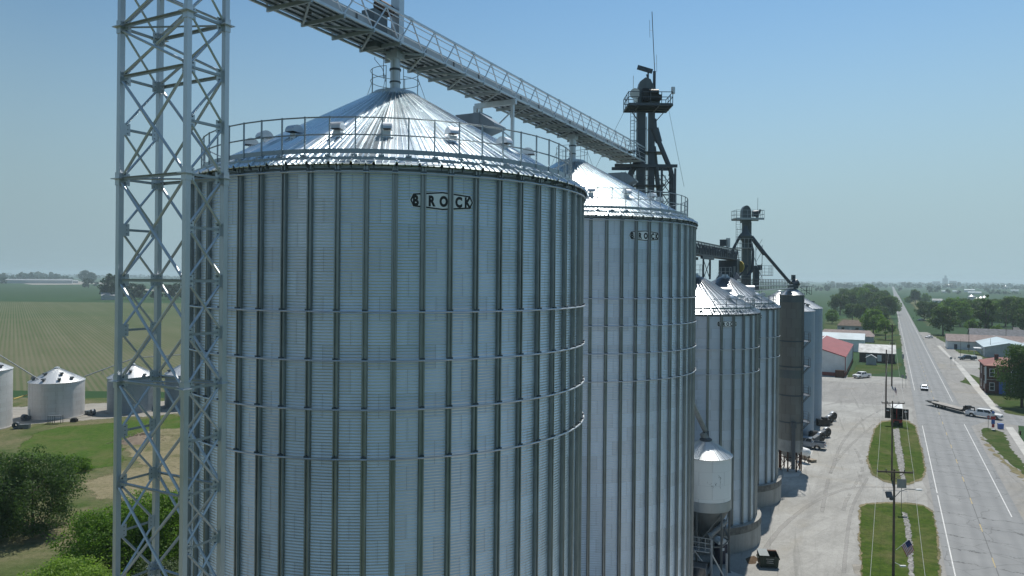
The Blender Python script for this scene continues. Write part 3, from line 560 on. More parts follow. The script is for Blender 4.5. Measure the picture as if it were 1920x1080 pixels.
# small farm bins at the field edge
VS=((-70,4.2),(-40,4.3),(0,4.3),(38,4.3),(70,4.2),(-20,2.6),(50,2.6))
plain_bin('small pale bin cut by the photo edge, taller than its neighbours',(-103.0,137.7,0),5.6,11.2,14.0,'small_bin_wall',vents=((60,4.6),(85,4.7),(40,3.0)),door=-20)
plain_bin('small pale streaked bin with a weathered cone roof, at the end of the auger pipe',(-95.5,150,0),5.07,7.4,10.0,'small_bin_wall',vents=VS,door=-38)
plain_bin('small dark grey bin seen through the lattice tower, capped by the auger trestle',(-83.3,157,0),4.9,7.35,10.0,'small_dark_bin_wall',vents=((20,2.8),(60,4.2)),door=30)
plain_bin('small dark grey bin mostly hidden by the big front bin',(-73.6,163,0),5.0,7.5,10.2,'small_dark_bin_wall',vents=((-50,4.2),))
# ---------------------------------------------------------------- lattice tower
TC=Vector((-14.37,30.05,0)); TW,TD=2.10,.91; PH=2.14; TOP=46.9; Z0=40.43
def corner(a,b,z): p=TC+N*(TW*a)+D*(TD*b); p.z=z; return p
tw=thing('lattice_tower','slim galvanized four-legged lattice tower standing in front of the huge near bin','tower',(TC.x,TC.y,0))
def local(o,root):                                   # keep a part built in world coordinates in place under its thing
    o.parent=root; o.matrix_parent_inverse=root.matrix_world.inverted() if False else Matrix.Translation(-Vector(root.location)); return o
def part(mb,name,mat,root,smooth=False):
    off=Vector(root.location); mb.v=[(x-off.x,y-off.y,z-off.z) for x,y,z in mb.v]; return mb.build(name,mat,root,smooth)
LEV=[Z0+PH*k for k in range(-18,4)]                  # 0 -> level index 18
FL=[18,15,11,7,3]
for a in(-1,1):
    for b in(-1,1):
        mb=MB(); mb.beam(corner(a,b,0),corner(a,b,TOP),.215,.215,up=N)
        for i,z in enumerate(LEV):
            p=corner(a,b,z)
            if i in FL: mb.box(p,(.52,.52,.035),-ROWAZ); mb.box(p,(.27,.27,.55),-ROWAZ)
            # gusset plates toward the neighbouring legs
            odd=(i%2==1) or i==18
            mb.box(p-D*(b*.22)-N*(a*.06),(.018,.36,.52),-ROWAZ)
            if odd: mb.box(p-N*(a*.22)-D*(b*.06),(.36,.018,.52),-ROWAZ)
            for dz in(-.17,0,.17):
                q=p-D*(b*.28)-N*(a*.045)+Vector((0,0,dz)); mb.box(q,(.07,.035,.035),-ROWAZ,mi=1)
                if odd: q=p-N*(a*.28)-D*(b*.045)+Vector((0,0,dz)); mb.box(q,(.035,.07,.035),-ROWAZ,mi=1)
        part(mb,'leg',['galvanized','dark_steel'],tw)
low=MB(); SEEN=6
for i,z in enumerate(LEV):
    for a in(-1,1):                                  # narrow sides: a strut and an X in every panel
        p,q=corner(a,-1,z),corner(a,1,z); o=N*(a*-.02)
        d_=D*.22
        if i>=SEEN: mb=MB(); mb.angle(p+d_+o,q-d_+o,.10,.014,up=N); part(mb,'strut','galvanized_dull',tw)
        else: low.angle(p+d_+o,q-d_+o,.10)
        if i+1<len(LEV):
            z2=LEV[i+1]
            for s,(u_,v_) in enumerate(((-1,1),(1,-1))):
                p=corner(a,u_,z+.2)-D*(u_*.2)+N*(a*(.03 if s else -.04)); q=corner(a,v_,z2-.2)-D*(v_*.2)+N*(a*(.03 if s else -.04))
                if i>=SEEN: mb=MB(); mb.tube(p,q,.05,6); part(mb,'diagonal_brace','galvanized',tw)
                else: low.tube(p,q,.05,5)
    odd=(i%2==1) or i==18
    if odd:
        for b in(-1,1):
            d_=N*.22; p=corner(-1,b,z)+d_; q=corner(1,b,z)-d_
            if i>=SEEN: mb=MB(); mb.angle(p,q,.12,.014,up=D); part(mb,'strut','galvanized_dull',tw)
            else: low.angle(p,q,.12)
            j=i+1 if i in(17,18) else i+2
            if j<len(LEV):
                for s,(u_,v_) in enumerate(((-1,1),(1,-1))):
                    p=corner(u_,b,z+.2)-N*(u_*.2)+D*(b*(.035 if s else -.045)); q=corner(v_,b,LEV[j]-.2)-N*(v_*.2)+D*(b*(.035 if s else -.045))
                    if i>=SEEN: mb=MB(); mb.tube(p,q,.062,6); part(mb,'diagonal_brace','galvanized',tw)
                    else: low.tube(p,q,.062,5)
    if i in FL and i>=SEEN:
        mb=MB(); mb.tube(corner(-1,-1,z),corner(1,1,z),.04,6); part(mb,'plan_brace','galvanized_dull',tw)
o=part(low,'lower_bracing','galvanized',tw); o['kind']='stuff'
mb=MB(); mb.path([corner(.35,.2,0),corner(.35,.2,TOP)],.011,5); part(mb,'safety_cable','wire_pale',tw)
# ---------------------------------------------------------------- conveyor bridge
BZ=H+13.75; BW=1.42; BH=1.80                         # underside, half width, truss height
def rowpt(y,n=0.0,z=0.0):                            # point on the bin row's centre line at distance y, n metres to its right
    x=B1.x+(y-B1.y)*math.tan(ROWAZ); p=Vector((x,y,z))+N*n; p.z=z; return p
Y0,Y1=27.6,85.6; BAY=2.17
br=thing('conveyor_bridge','long galvanized truss bridge carrying a conveyor over both huge bins','conveyor bridge',tuple(rowpt(B1.y)))
nb=int((Y1-Y0)/BAY)
for n_,zz,nm in((-BW,BZ+.12,'bottom_chord'),(BW,BZ+.12,'bottom_chord'),(-BW,BZ+BH,'top_chord'),(BW,BZ+BH,'top_chord')):
    mb=MB(); mb.beam(rowpt(Y0,n_,zz),rowpt(Y1,n_,zz),.12,.13)
    y=Y0+3
    while y<Y1 and nm=='top_chord':
        mb.beam(rowpt(y,n_,zz+.01),rowpt(y+.35,n_,zz+.01),.16,.17); y+=6.5
    part(mb,nm,'galvanized',br)
for k in range(nb+1):
    y=Y0+k*BAY
    mb=MB(); mb.beam(rowpt(y,-BW-.12,BZ),rowpt(y,BW+.12,BZ),.11,.22); part(mb,'floor_beam','galvanized_dull',br)
    if k<nb:
        y2=y+BAY; s=1 if k%2 else -1
        mb=MB(); mb.beam(rowpt(y,-BW*s,BZ+.01),rowpt(y2,BW*s,BZ+.01),.11,.12); part(mb,'floor_brace','galvanized_dull',br)
        for n_ in(-BW,BW):
            mb=MB(); mb.beam(rowpt(y+.05,n_,BZ+.15),rowpt(y+BAY/2,n_,BZ+BH-.05),.06,.06); mb.beam(rowpt(y+BAY/2,n_,BZ+BH-.05),rowpt(y2-.05,n_,BZ+.15),.06,.06); part(mb,'web_brace','galvanized',br)
mb=MB(); mb.beam(rowpt(Y0,0,BZ+.24),rowpt(Y1,0,BZ+.24),2*BW-.1,.035)
for n_ in(-.95,-.45,.1,.55,1.0): mb.beam(rowpt(Y0,n_,BZ+.17),rowpt(Y1,n_,BZ+.17),.05,.09,mi=1)
part(mb,'walkway_deck',['galvanized','weathered_steel'],br)
for n_ in(-BW+.05,BW-.08):
    mb=MB()
    for hh in(.62,1.12,1.55): mb.beam(rowpt(Y0,n_,BZ+hh),rowpt(Y1,n_,BZ+hh),.045,.045)
    part(mb,'handrail','galvanized',br)
mb=MB(); cn=-.32; mb.beam(rowpt(Y0,cn,BZ+.98),rowpt(Y1-2,cn,BZ+.98),.72,.74); mb.beam(rowpt(Y0,cn,BZ+1.37),rowpt(Y1-2,cn,BZ+1.37),.80,.05)
y=Y0+1
while y<Y1-3:
    mb.beam(rowpt(y,cn,BZ+.98),rowpt(y+.10,cn,BZ+.98),.82,.82,mi=1); mb.beam(rowpt(y,cn,BZ+.10),rowpt(y,cn,BZ+.62),.5,.08,mi=1); y+=3.05
part(mb,'conveyor_trough',['galvanized_dull','weathered_steel'],br)
mb=MB(); y=42.6
mb.box(rowpt(y,-.25,BZ+1.45),(.95,1.25,1.15),-ROWAZ); mb.box(rowpt(y+.1,-.25,BZ+.4),(.8,.9,1.0),-ROWAZ); part(mb,'gearbox','weathered_steel',br)
mb=MB(); mb.tube(rowpt(y-.1,.05,BZ+2.45),rowpt(y+1.0,.05,BZ+2.45),.34,12); mb.box(rowpt(y+.4,.05,BZ+2.1),(.5,.8,.25),-ROWAZ); part(mb,'drive_motor','motor_brown',br)
mb=MB(); mb.box(rowpt(y+1.4,.25,BZ+1.9),(.62,.5,3.4),-ROWAZ); part(mb,'drive_tower','galvanized',br)
for yy in(B1.y,B2.y):                                # drop spouts into the bin peaks
    mb=MB(); z=41.5; mb.tube(rowpt(yy,0,z),rowpt(yy,0,BZ+.1),.31,16); mb.tube(rowpt(yy,0,z+1.2),rowpt(yy,0,z+1.32),.36,16,mi=1); mb.tube(rowpt(yy,0,z+.45),rowpt(yy,0,z+.53),.35,16,mi=1); mb.box(rowpt(yy,0,BZ-.1),(.8,.8,.5),-ROWAZ)
    part(mb,'drop_spout',['galvanized','dark_steel'],br)
mb=MB(); p=rowpt(B1.y,-1.35,0); mb.path([(p.x-.2,p.y,BZ),(p.x-.2,p.y,43.6),(p.x+.3,p.y,43.0),(p.x+.5,p.y,42.2)],.02,6); mb.path([(p.x+.35,p.y,BZ),(p.x+.35,p.y,42.4)],.02,6); part(mb,'cable','wire_black',br)
# trestle in the gap between the two huge bins
ty=B1.y+14.05*cos(ROWAZ)-1.0
for n_,nm in((-BW,-1),(BW,1)):
    mb=MB(); mb.beam(rowpt(ty,n_,0),rowpt(ty,n_,BZ-.1),.22,.22,up=N); part(mb,'trestle_leg','galvanized',br)
mb=MB(); mb.beam(rowpt(ty,-BW-.5,BZ-.25),rowpt(ty,BW+.3,BZ-.25),.28,.38); mb.box(rowpt(ty,-BW-.45,BZ-.55),(.3,.3,.6),-ROWAZ); part(mb,'trestle_beam','galvanized',br)
for k in range(5):
    z=BZ-.9-k*2.3
    for s in(-1,1):
        mb=MB(); mb.beam(rowpt(ty,-BW*s,z),rowpt(ty,BW*s,z-2.2),.09,.09); part(mb,'trestle_brace','galvanized',br)
    mb=MB(); mb.beam(rowpt(ty,-BW,z-2.25),rowpt(ty,BW,z-2.25),.10,.10); part(mb,'trestle_brace','galvanized',br)
# ---------------------------------------------------------------- tall dark bucket elevator
def railing(mb,pts,h,mid=(.5,),step=.9,r=.025,mi=0):
    pts=[Vector(p) for p in pts]
    for a,b in zip(pts,pts[1:]):
        for k in (1.0,)+tuple(mid): mb.beam(a+Vector((0,0,h*k)),b+Vector((0,0,h*k)),2*r,2*r,mi)
        n=max(1,round((b-a).length/step))
        for i in range(n+1): p=a.lerp(b,i/n); mb.beam(p,p+Vector((0,0,h)),2*r,2*r,mi)
    return mb
EY=86.0; EC=A(1211,300,EY); EC=Vector((EC.x,EC.y,0))
el=thing('bucket_elevator','tall dark bucket elevator with a caged platform at the end of the long conveyor bridge','bucket elevator',tuple(EC))
X_=Vector((1,0,0)); Y_=Vector((0,1,0)); Z_=Vector((0,0,1))
def E(x,y,z): return EC+Vector((x,y,z))
for x,nm in((-.62,0),(.62,1)):
    mb=MB(); mb.box(E(x,0,25),(.72 if nm else .98,.8,50)); 
    for z in range(3,50,3): mb.box(E(x,0,z),((.82 if nm else 1.08),.9,.10))
    part(mb,'leg_casing','dark_steel',el)
mb=MB(); mb.box(E(0,-.15,26),(.10,.12,47)); part(mb,'cable_tray','galvanized_dull',el)
mb=MB(); pr=[(-1.15,50.9),(-1.15,52.6),(-.9,53.6),(-.25,54.1),(.35,53.9),(.8,53.0),(1.5,52.0),(1.5,50.9)]; mb.ext([(EC.x+x,z) for x,z in pr],EC.y-.65,EC.y+.65); part(mb,'head_section','weathered_steel',el)
mb=MB(); mb.tube(E(.2,-.9,52.2),E(1.25,-.9,52.2),.42,12); mb.box(E(.8,-.9,51.6),(1.5,.8,.6)); mb.box(E(-.3,-.95,51.9),(.7,.5,1.5)); part(mb,'drive_motor','black_paint',el)
mb=MB(); mb.box(E(-.05,.9,55.5),(1.9,.28,.5),mat=Matrix.Rotation(.28,3,'Y')); mb.beam(E(.35,.9,52),E(.35,.9,55.2),.16,.16); mb.beam(E(1.05,.6,50.9),E(1.05,.6,55.2),.3,.22); mb.beam(E(.1,.6,54.8),E(.4,.6,53.6),.12,.12); part(mb,'service_jib','dark_steel',el)
px0,px1,py0,py1,pz=-2.45,2.75,-1.9,1.9,50.7
mb=MB(); mb.box(E((px0+px1)/2,0,pz),(px1-px0,py1-py0,.07))
for y in(py0,-.6,.6,py1): mb.box(E((px0+px1)/2,y,pz-.14),(px1-px0,.12,.26))
for x in(px0,-1.2,1.2,px1): mb.box(E(x,0,pz-.16),(.12,py1-py0,.22))
for x in(px0+.3,px1-.3): mb.beam(E(x,-.5,pz-.25),E(.9*(1 if x>0 else -1),-.4,pz-2.0),.10,.10)
part(mb,'platform','dark_steel',el)
mb=MB(); railing(mb,[E(px0,py0,pz),E(px1,py0,pz),E(px1,py1,pz),E(px0,py1,pz),E(px0,py0,pz)],1.35,(.55,),1.3,.035); part(mb,'platform_railing','dark_steel',el)
mb=MB(); mb.tube(E(-1.6,-1.2,52.0),E(-1.45,-.75,52.05),.62,18,.55); mb.tube(E(-1.5,-.9,52.05),E(-1.1,-.7,51.9),.1,8); mb.beam(E(-1.75,-.9,51),E(-1.75,-.9,54.2),.05,.05); part(mb,'dish_antenna','off_white',el)
mb=MB(); mb.box(E(2.85,-1.6,52.3),(.35,.3,.8),.4); part(mb,'floodlight','galvanized',el)
mb=MB(); mb.box(E(-1.6,-1.8,51.0),(.35,.25,.35)); part(mb,'junction_box','off_white',el)
mb=MB(); q=E(1.15,.3,51); mb.path([q,q+Vector((-.12,0,4)),q+Vector((-.35,0,8)),q+Vector((-.52,0,11.3))],.045,6); mb.path([q+Vector((-.75,0,8.2)),q+Vector((-.80,0,10.3))],.02,5); mb.path([q+Vector((-.36,0,9.0)),q+Vector((-.8,0,9.1))],.015,4); mb.path([q+Vector((.12,0,4.0)),q+Vector((.08,0,6.1))],.02,5); mb.path([q+Vector((-.2,0,5.0)),q+Vector((.1,0,5.0))],.015,4); part(mb,'mast_antenna','dark_steel',el)
# ladder and cage on the left
mb=MB()
for x in(-1.95,-1.45): mb.beam(E(x,-.4,30),E(x,-.4,50.6),.05,.05)
for k in range(52): mb.beam(E(-1.95,-.4,30.2+k*.4),E(-1.45,-.4,30.2+k*.4),.03,.03)
for k in range(17):
    z=31.5+k*1.15; mb.path([E(-2.0+.0,-.4,z),E(-2.05,-1.0,z),E(-1.7,-1.25,z),E(-1.35,-1.0,z),E(-1.4,-.4,z)],.022,4)
for dx,dy in((-2.05,-1.0),(-1.7,-1.25),(-1.35,-1.0)): mb.beam(E(dx,dy,31.5),E(dx,dy,50),.03,.03)
part(mb,'ladder','dark_steel',el)
# discharge chute, pipe and the trestle tower beside it
mb=MB(); mb.path([E(.9,-.2,49.2),E(1.0,-.3,47.6),E(2.95,-.3,43.0),E(3.05,-.3,42.4)],.30,12); mb.tube(E(.95,-.25,48.0),E(1.5,-.3,46.4),.52,12,.40); mb.path([E(3.05,-.3,42.6),E(3.05,-.3,30)],.30,12)
for z in(42.4,40,37.2,34.4,31.6): mb.tube(E(3.05,-.3,z),E(3.05,-.3,z+.14),.40,12)
part(mb,'discharge_pipe','dark_steel',el)
mb=MB(); mb.path([E(1.0,.4,46),E(2.0,.5,38),E(2.1,.5,26)],.28,10); part(mb,'discharge_pipe','weathered_steel',el)
mb=MB(); mb.path([E(-.9,-.2,44.5),E(-1.6,-.4,43.2),E(-2.3,-.4,41.6)],.36,12); mb.box(E(-2.4,-.3,41.0),(1.1,1.2,1.3)); part(mb,'discharge_hood','dark_steel',el)
tx0,tx1,tyy0,tyy1=-3.9,3.35,-.9,1.5
for x in(1.75,3.35):
    for y in(tyy0,tyy1): mb=MB(); mb.beam(E(x,y,0),E(x,y,43.2),.22,.22); part(mb,'trestle_leg','dark_steel',el)
for x in(-3.75,-1.9):
    for y in(tyy0,tyy1): mb=MB(); mb.beam(E(x,y,0),E(x,y,42.6),(.42 if x>-3 else .18),.2); part(mb,'trestle_leg','dark_steel',el)
for k in range(7):
    z=42.6-k*2.35
    for y in(tyy0,tyy1):
        mb=MB(); mb.beam(E(1.75,y,z),E(3.35,y,z-2.2),.09,.09); mb.beam(E(3.35,y,z),E(1.75,y,z-2.2),.09,.09); mb.beam(E(.9,y,z-2.3),E(3.35,y,z-2.3),.12,.14); part(mb,'trestle_brace','dark_steel',el)
    if k<4: mb=MB(); y=tyy0; mb.beam(E(-3.75,y,z),E(-1.9,y,z-2.2),.08,.08); mb.beam(E(-1.9,y,z),E(-3.75,y,z-2.2),.08,.08); mb.beam(E(-1.9,y,z-2.3),E(1.0,y,z-2.3),.10,.12); part(mb,'trestle_brace','dark_steel',el)
for y in(tyy0-.15,tyy1): mb=MB(); mb.beam(E(tx0,y,43.45),E(tx1+.2,y,43.45),.24,.36); part(mb,'trestle_beam','dark_steel',el)
mb=MB(); mb.box(E(.4,.3,41.2),(3.6,2.2,.10)); mb.beam(E(-1.3,.3,41.2),E(-2.0,.3,45.2),.08,.08); railing(mb,[E(-1.4,-.9,41.2),E(2.2,-.9,41.2)],1.1,(.5,)); mb.box(E(.6,.3,45.2),(3.0,2.0,.08)); railing(mb,[E(-2.6,-1.0,45.2),E(-1.3,-1.0,45.2)],1.2,(.5,)); mb.box(E(-2,-.3,45.2),(1.4,1.6,.08)); part(mb,'service_platform','dark_steel',el)
mb=MB(); mb.path([E(px0,py0,pz),E(-7.2,-2.5,41.2)],.018,4); mb.path([E(2.3,-1.5,pz-.3),E(4.4,-1.0,41.0)],.018,4); part(mb,'guy_wire','wire_black',el)
# ---------------------------------------------------------------- second elevator over the medium bins
QY=112.0; QC=A(1397,470,QY); QC=Vector((QC.x,QC.y,0))
e2=thing('bucket_elevator','slender grey bucket elevator with a round distributor and long slanting spout','bucket elevator',tuple(QC))
def Q(x,y,z): return QC+Vector((x,y,z))
for x,w in((-.1,.74),(.66,.46)): mb=MB(); mb.box(Q(x,0,19.5),(w,.6,39)); part(mb,'leg_casing','weathered_steel',e2)
mb=MB(); mb.lathe([(.62,0),(.62,0.01)],20); P=[(QC.x+.05+.72*cos(pi*i/12),40.4+1.2*sin(pi*i/12)) for i in range(13)]; mb=MB(); mb.ext(P+[(QC.x-.67,38.9),(QC.x+.77,38.9)],QC.y-.5,QC.y+.5); part(mb,'head_section','weathered_steel',e2)
mb=MB(); mb.tube(Q(1.0,-.3,40.5),Q(2.0,-.3,40.6),.3,10); mb.box(Q(1.5,-.2,40.1),(.9,.7,.5)); mb.beam(Q(1.7,-.2,39.7),Q(2.3,-.2,41.0),.12,.3); part(mb,'drive_motor','dark_steel',e2)
mb=MB(); mb.box(Q(.35,0,39.55),(4.3,2.6,.12))
for y in(-1.3,1.3): mb.box(Q(.35,y,39.42),(4.3,.12,.24))
part(mb,'platform','galvanized_dull',e2)
mb=MB(); railing(mb,[Q(-1.8,-1.3,39.5),Q(2.5,-1.3,39.5),Q(2.5,1.3,39.5),Q(-1.8,1.3,39.5),Q(-1.8,-1.3,39.5)],1.3,(.5,),.85,.025); part(mb,'platform_railing','galvanized_dull',e2)
mb=MB(); mb.path([Q(2.3,1.2,39.5),Q(2.35,1.2,43.0)],.03,5); part(mb,'mast_antenna','dark_steel',e2)
mb=MB(); o_=[(.35,38.4),(.5,37.5),(1.0,36.9),(1.0,36.7),(.8,36.4),(.5,35.8)]; mb.lathe([(r,z) for r,z in o_],20,c=(QC.x,QC.y-.1,0)); part(mb,'distributor','weathered_steel',e2,True)
mb=MB(); mb.path([Q(-.9,-.3,36.8),Q(-2.0,-.3,34.7),Q(-2.05,-.3,31.9),Q(-1.2,-.3,31.0)],.22,8); part(mb,'spout','dark_steel',e2)
mb=MB(); s1=A(1480,529,113.0); mb.path([Q(.9,-.2,36.7),Q(3.0,-.2,34.0)],.34,10); mb.path([Q(2.6,-.2,34.6),s1],.25,10); part(mb,'spout','dark_steel',e2)
mb=MB(); mb.path([Q(.5,-.3,36.6),Q(1.15,-.3,34.5),Q(1.1,-.3,31.5),Q(-.6,-.6,29.6)],.22,8); mb.path([Q(.3,-.5,32.2),Q(-1.7,-.5,29.8)],.16,8); part(mb,'spout','dark_steel',e2)
mb=MB(); 
for x in(-1.6,-.95): mb.beam(Q(x,-.5,28),Q(x,-.5,39.5),.05,.05)
for k in range(28): mb.beam(Q(-1.6,-.5,28.2+k*.4),Q(-.95,-.5,28.2+k*.4),.03,.03)
for k in range(9): z=29+k*1.1; mb.path([Q(-1.6,-.5,z),Q(-1.6,-1.2,z),Q(-.95,-1.2,z),Q(-.95,-.5,z)],.02,4)
mb.beam(Q(-1.6,-1.2,29),Q(-1.6,-1.2,38),.03,.03); mb.beam(Q(-.95,-1.2,29),Q(-.95,-1.2,38),.03,.03); part(mb,'ladder','weathered_steel',e2)
mb=MB(); mb.box(Q(-.5,-.4,34.9),(2.6,1.6,.1)); mb.beam(Q(.8,-.4,34.8),Q(2.3,-.4,30.8),.08,.08); railing(mb,[Q(-1.8,-1.2,34.9),Q(.8,-1.2,34.9),Q(.8,.4,34.9)],1.5,(.5,),.6); mb.box(Q(3.2,-.2,30.7),(1.9,1.2,.1)); railing(mb,[Q(2.2,-.8,30.7),Q(4.1,-.8,30.7),Q(4.1,.4,30.7)],1.5,(.33,.66),.6); part(mb,'service_platform','galvanized_dull',e2)
mb=MB(); mb.box(Q(1.75,0,30.2),(.8,.8,4.0)); mb.box(Q(2.2,-.2,31.9),(.6,.6,.8)); part(mb,'dust_filter','dark_steel',e2)
mb=MB()
for x in(1.9,2.9): mb.beam(Q(x,.6,26),Q(x,.6,35.5),.07,.07)
for k in range(5): mb.beam(Q(1.9,.6,27+k*1.9),Q(2.9,.6,28.8+k*1.9),.05,.05)
part(mb,'bracing_mast','weathered_steel',e2)
# second conveyor bridge, dark, over the peaks of the medium bins
b2=thing('conveyor_bridge','short dark truss conveyor bridge reaching the slender elevator over the medium bins','conveyor bridge',tuple(rowpt(100)))
za,zb=32.95,34.4; ya,yb=84.0,110.8; off=6.6
def rp(y,n,z): return rowpt(y,n+off,z)
for n_ in(-.8,.8):
    for zz in(za,zb): mb=MB(); mb.beam(rp(ya,n_,zz),rp(yb,n_,zz),.13,.13); part(mb,'chord','dark_steel',b2)
y=ya
while y<yb-1:
    for n_ in(-.8,.8):
        mb=MB(); mb.beam(rp(y,n_,za),rp(y+.65,n_,zb),.08,.08); mb.beam(rp(y+.65,n_,zb),rp(y+1.3,n_,za),.08,.08); mb.beam(rp(y,n_,za),rp(y,n_,zb),.07,.07); part(mb,'web_brace','dark_steel',b2)
    y+=1.3
mb=MB(); mb.beam(rp(ya,0,za+.5),rp(yb,0,za+.5),.8,.7); mb.beam(rp(ya,0,za-.03),rp(yb,0,za-.03),1.7,.06); part(mb,'conveyor_trough','dark_steel',b2)
mb=MB(); mb.box(rp(104.5,-.2,35.2),(.9,.9,.9),-ROWAZ); mb.box(rp(106,.1,35.3),(.5,.5,1.3),-ROWAZ,mi=1); part(mb,'drive_motor',['dark_steel','off_white'],b2)
mb=MB(); mb.box(rp(108.2,-.2,31.7),(2.6,2.2,2.2),-ROWAZ); mb.box(rp(106.2,.2,31.2),(1.6,1.6,1.4),-ROWAZ); mb.lathe([(1.9,30.0),(1.3,30.9),(.5,31.4)],8,c=tuple(rp(107,0,0))); part(mb,'transfer_box','dark_steel',b2)
mb=MB(); mb.tube(rp(109.6,.9,31.9),rp(109.75,1.0,31.9),.9,14); part(mb,'drive_guard','machine_yellow',b2)
ay=B3.y+1.8
for n_ in(-1.0,1.0): mb=MB(); mb.beam(rp(ay+5,n_,30.0),rp(ay+5,n_,za-.5),.2,.2); mb.beam(rp(ay+5-3.2,n_,29.6),rp(ay+5-3.2,n_,za-.5),.18,.18); part(mb,'support_leg','dark_steel',b2)
mb=MB(); mb.beam(rp(ay+1,-1,za-.35),rp(ay+6.5,-1,za-.35),.3,.36); mb.beam(rp(ay+1,1,za-.35),rp(ay+6.5,1,za-.35),.3,.36); mb.beam(rp(ay+1.8,1,30),rp(ay+5,1,za-.6),.07,.07); mb.beam(rp(ay+5,1,30),rp(ay+1.8,1,za-.6),.07,.07); part(mb,'support_frame','dark_steel',b2)
mb=MB(); mb.box(rp(110,1,29.9),(3.2,2.6,.08),-ROWAZ); railing(mb,[rp(104.5,2.2,29.4),rp(112,2.2,29.4)],1.2,(.33,.66),.5,.02); part(mb,'service_walkway','weathered_steel',b2)
# ---------------------------------------------------------------- brown tower dryer
DC=A(1484,600,113.0); DC=Vector((DC.x,DC.y,0)); RDY=1.82
dr=thing('tower_dryer','narrow brown cylindrical tower dryer on rusty legs with ring platforms on its side','grain dryer',tuple(DC))
mb=MB(); mb.lathe([(RDY,4.9),(RDY,26.5)],40); mb.build('drying_column','dryer_screen',dr,True)
mb=MB(); mb.lathe([(RDY+.02,26.5),(RDY+.02,27.65)],40); mb.build('plenum_band','weathered_steel',dr,True); mb=MB(); mb.lathe([(RDY+.02,14.6),(RDY+.02,15.9)],40); mb.build('plenum_band','weathered_steel',dr,True)
mb=MB(); mb.lathe([(RDY,3.1),(RDY,4.9)],40); mb.lathe([(.5,1.3),(RDY-.1,3.15)],30); mb.build('base_skirt','rust' if False else 'sign_back',dr,True)
ribbed_roof(RDY+.14,27.65,.3,28.85,18,.03,.04).build('roof','tank_roof',dr)
for k in range(8):
    a=2*pi*k/8+.2; mb=MB(); mb.beam((1.65*sin(a),-1.65*cos(a),0),(1.65*sin(a),-1.65*cos(a),4.6),.2,.2); mb.build('leg','rust',dr)
mb=MB(); 
for k in range(8):
    a=2*pi*k/8+.2; b_=a+2*pi/8; mb.beam((1.65*sin(a),-1.65*cos(a),2.2),(1.65*sin(b_),-1.65*cos(b_),2.2),.1,.12); mb.beam((1.65*sin(a),-1.65*cos(a),.3),(1.65*sin(b_),-1.65*cos(b_),2.2),.07,.07)
mb.build('leg_bracing','rust',dr)
mb=MB(); mb.tube((0,0,29.2),(.9,.2,29.6),.65,14); mb.box((.1,-.2,28.9),(1.2,1.2,.5)); mb.box((.35,.3,30.4),(.5,.5,.8)); mb.build('inlet_spreader','dark_steel',dr)
for z in(20.4,16.4,11.9,7.7):
    mb=MB(); mb.lathe([(RDY+.05,z),(RDY+1.05,z)],14,a0=rad(40),a1=rad(140)); mb.lathe([(RDY+1.05,z-.08),(RDY+1.05,z+.08)],14,a0=rad(40),a1=rad(140))
    for k in range(5):
        a=rad(40+k*25); x,y=sin(a),-cos(a); mb.beam((x*2.84,y*2.84,z),(x*2.84,y*2.84,z+1.35),.05,.05); mb.beam((x*2.8,y*2.8,z-.02),(x*1.84,y*1.84,z-1.2),.06,.06)
    for hh in(.5,.95,1.35): ring_tube(mb,RDY+1.02,z+hh,.02,14,4,rad(40),rad(140))
    mb.lathe([(RDY+.06,z-.10),(RDY+.06,z+.10)],40); mb.build('ring_platform','dark_steel',dr)
mb=MB(); mb.beam((1.55,-1.05,3.4),(1.55,-1.05,28),.06,.06); mb.beam((1.1,-1.5,3.4),(1.1,-1.5,28),.06,.06)
for k in range(60): mb.beam((1.55,-1.05,3.6+k*.4),(1.1,-1.5,3.6+k*.4),.025,.025)
mb.build('ladder','dark_steel',dr)
mb=MB(); mb.path([(-.35,-2.1,.6),(-.35,-2.1,7.0)],.30,10); mb.tube((-.35,-2.1,7.0),(-.35,-2.1,7.9),.46,12); mb.build('stack_pipe','dark_steel',dr)
mb=MB(); railing(mb,[(1.0,-1.2,27.7),(2.9,-.6,27.7),(2.9,1.2,27.7)],1.3,(.5,),.8); mb.beam((1.2,-.2,28.9),(2.9,-.4,27.7),.06,.06); mb.build('roof_railing','dark_steel',dr)
# catwalk from the medium bin's peak to the dryer top
ck=thing('catwalk','light pipe-railed catwalk between the medium bin peak and the dryer top','catwalk',tuple(rowpt(106)))
p0=Vector((B4.x+2.5,B4.y+2.0,28.6)); p1=Vector((DC.x-.6,DC.y-.9,28.55)); 
mb=MB(); d_=(p1-p0).normalized(); s_2=Vector((-d_.y,d_.x,0))*.5; mb.beam(p0,p1,1.0,.1); part(mb,'deck','weathered_steel',ck)
for s in(-1,1):
    mb=MB(); railing(mb,[p0+s_2*s,p1+s_2*s],1.5,(.33,.66),.45,.022); part(mb,'railing','weathered_steel',ck)
mb=MB(); mb.path([p0+Vector((0,-1,.4)),p1+Vector((0,-1,.7))],.05,6); mb.path([p0+Vector((1.5,-1.2,-.2)),p1+Vector((0,-1.2,.2))],.05,6); part(mb,'conduit','galvanized',ck)
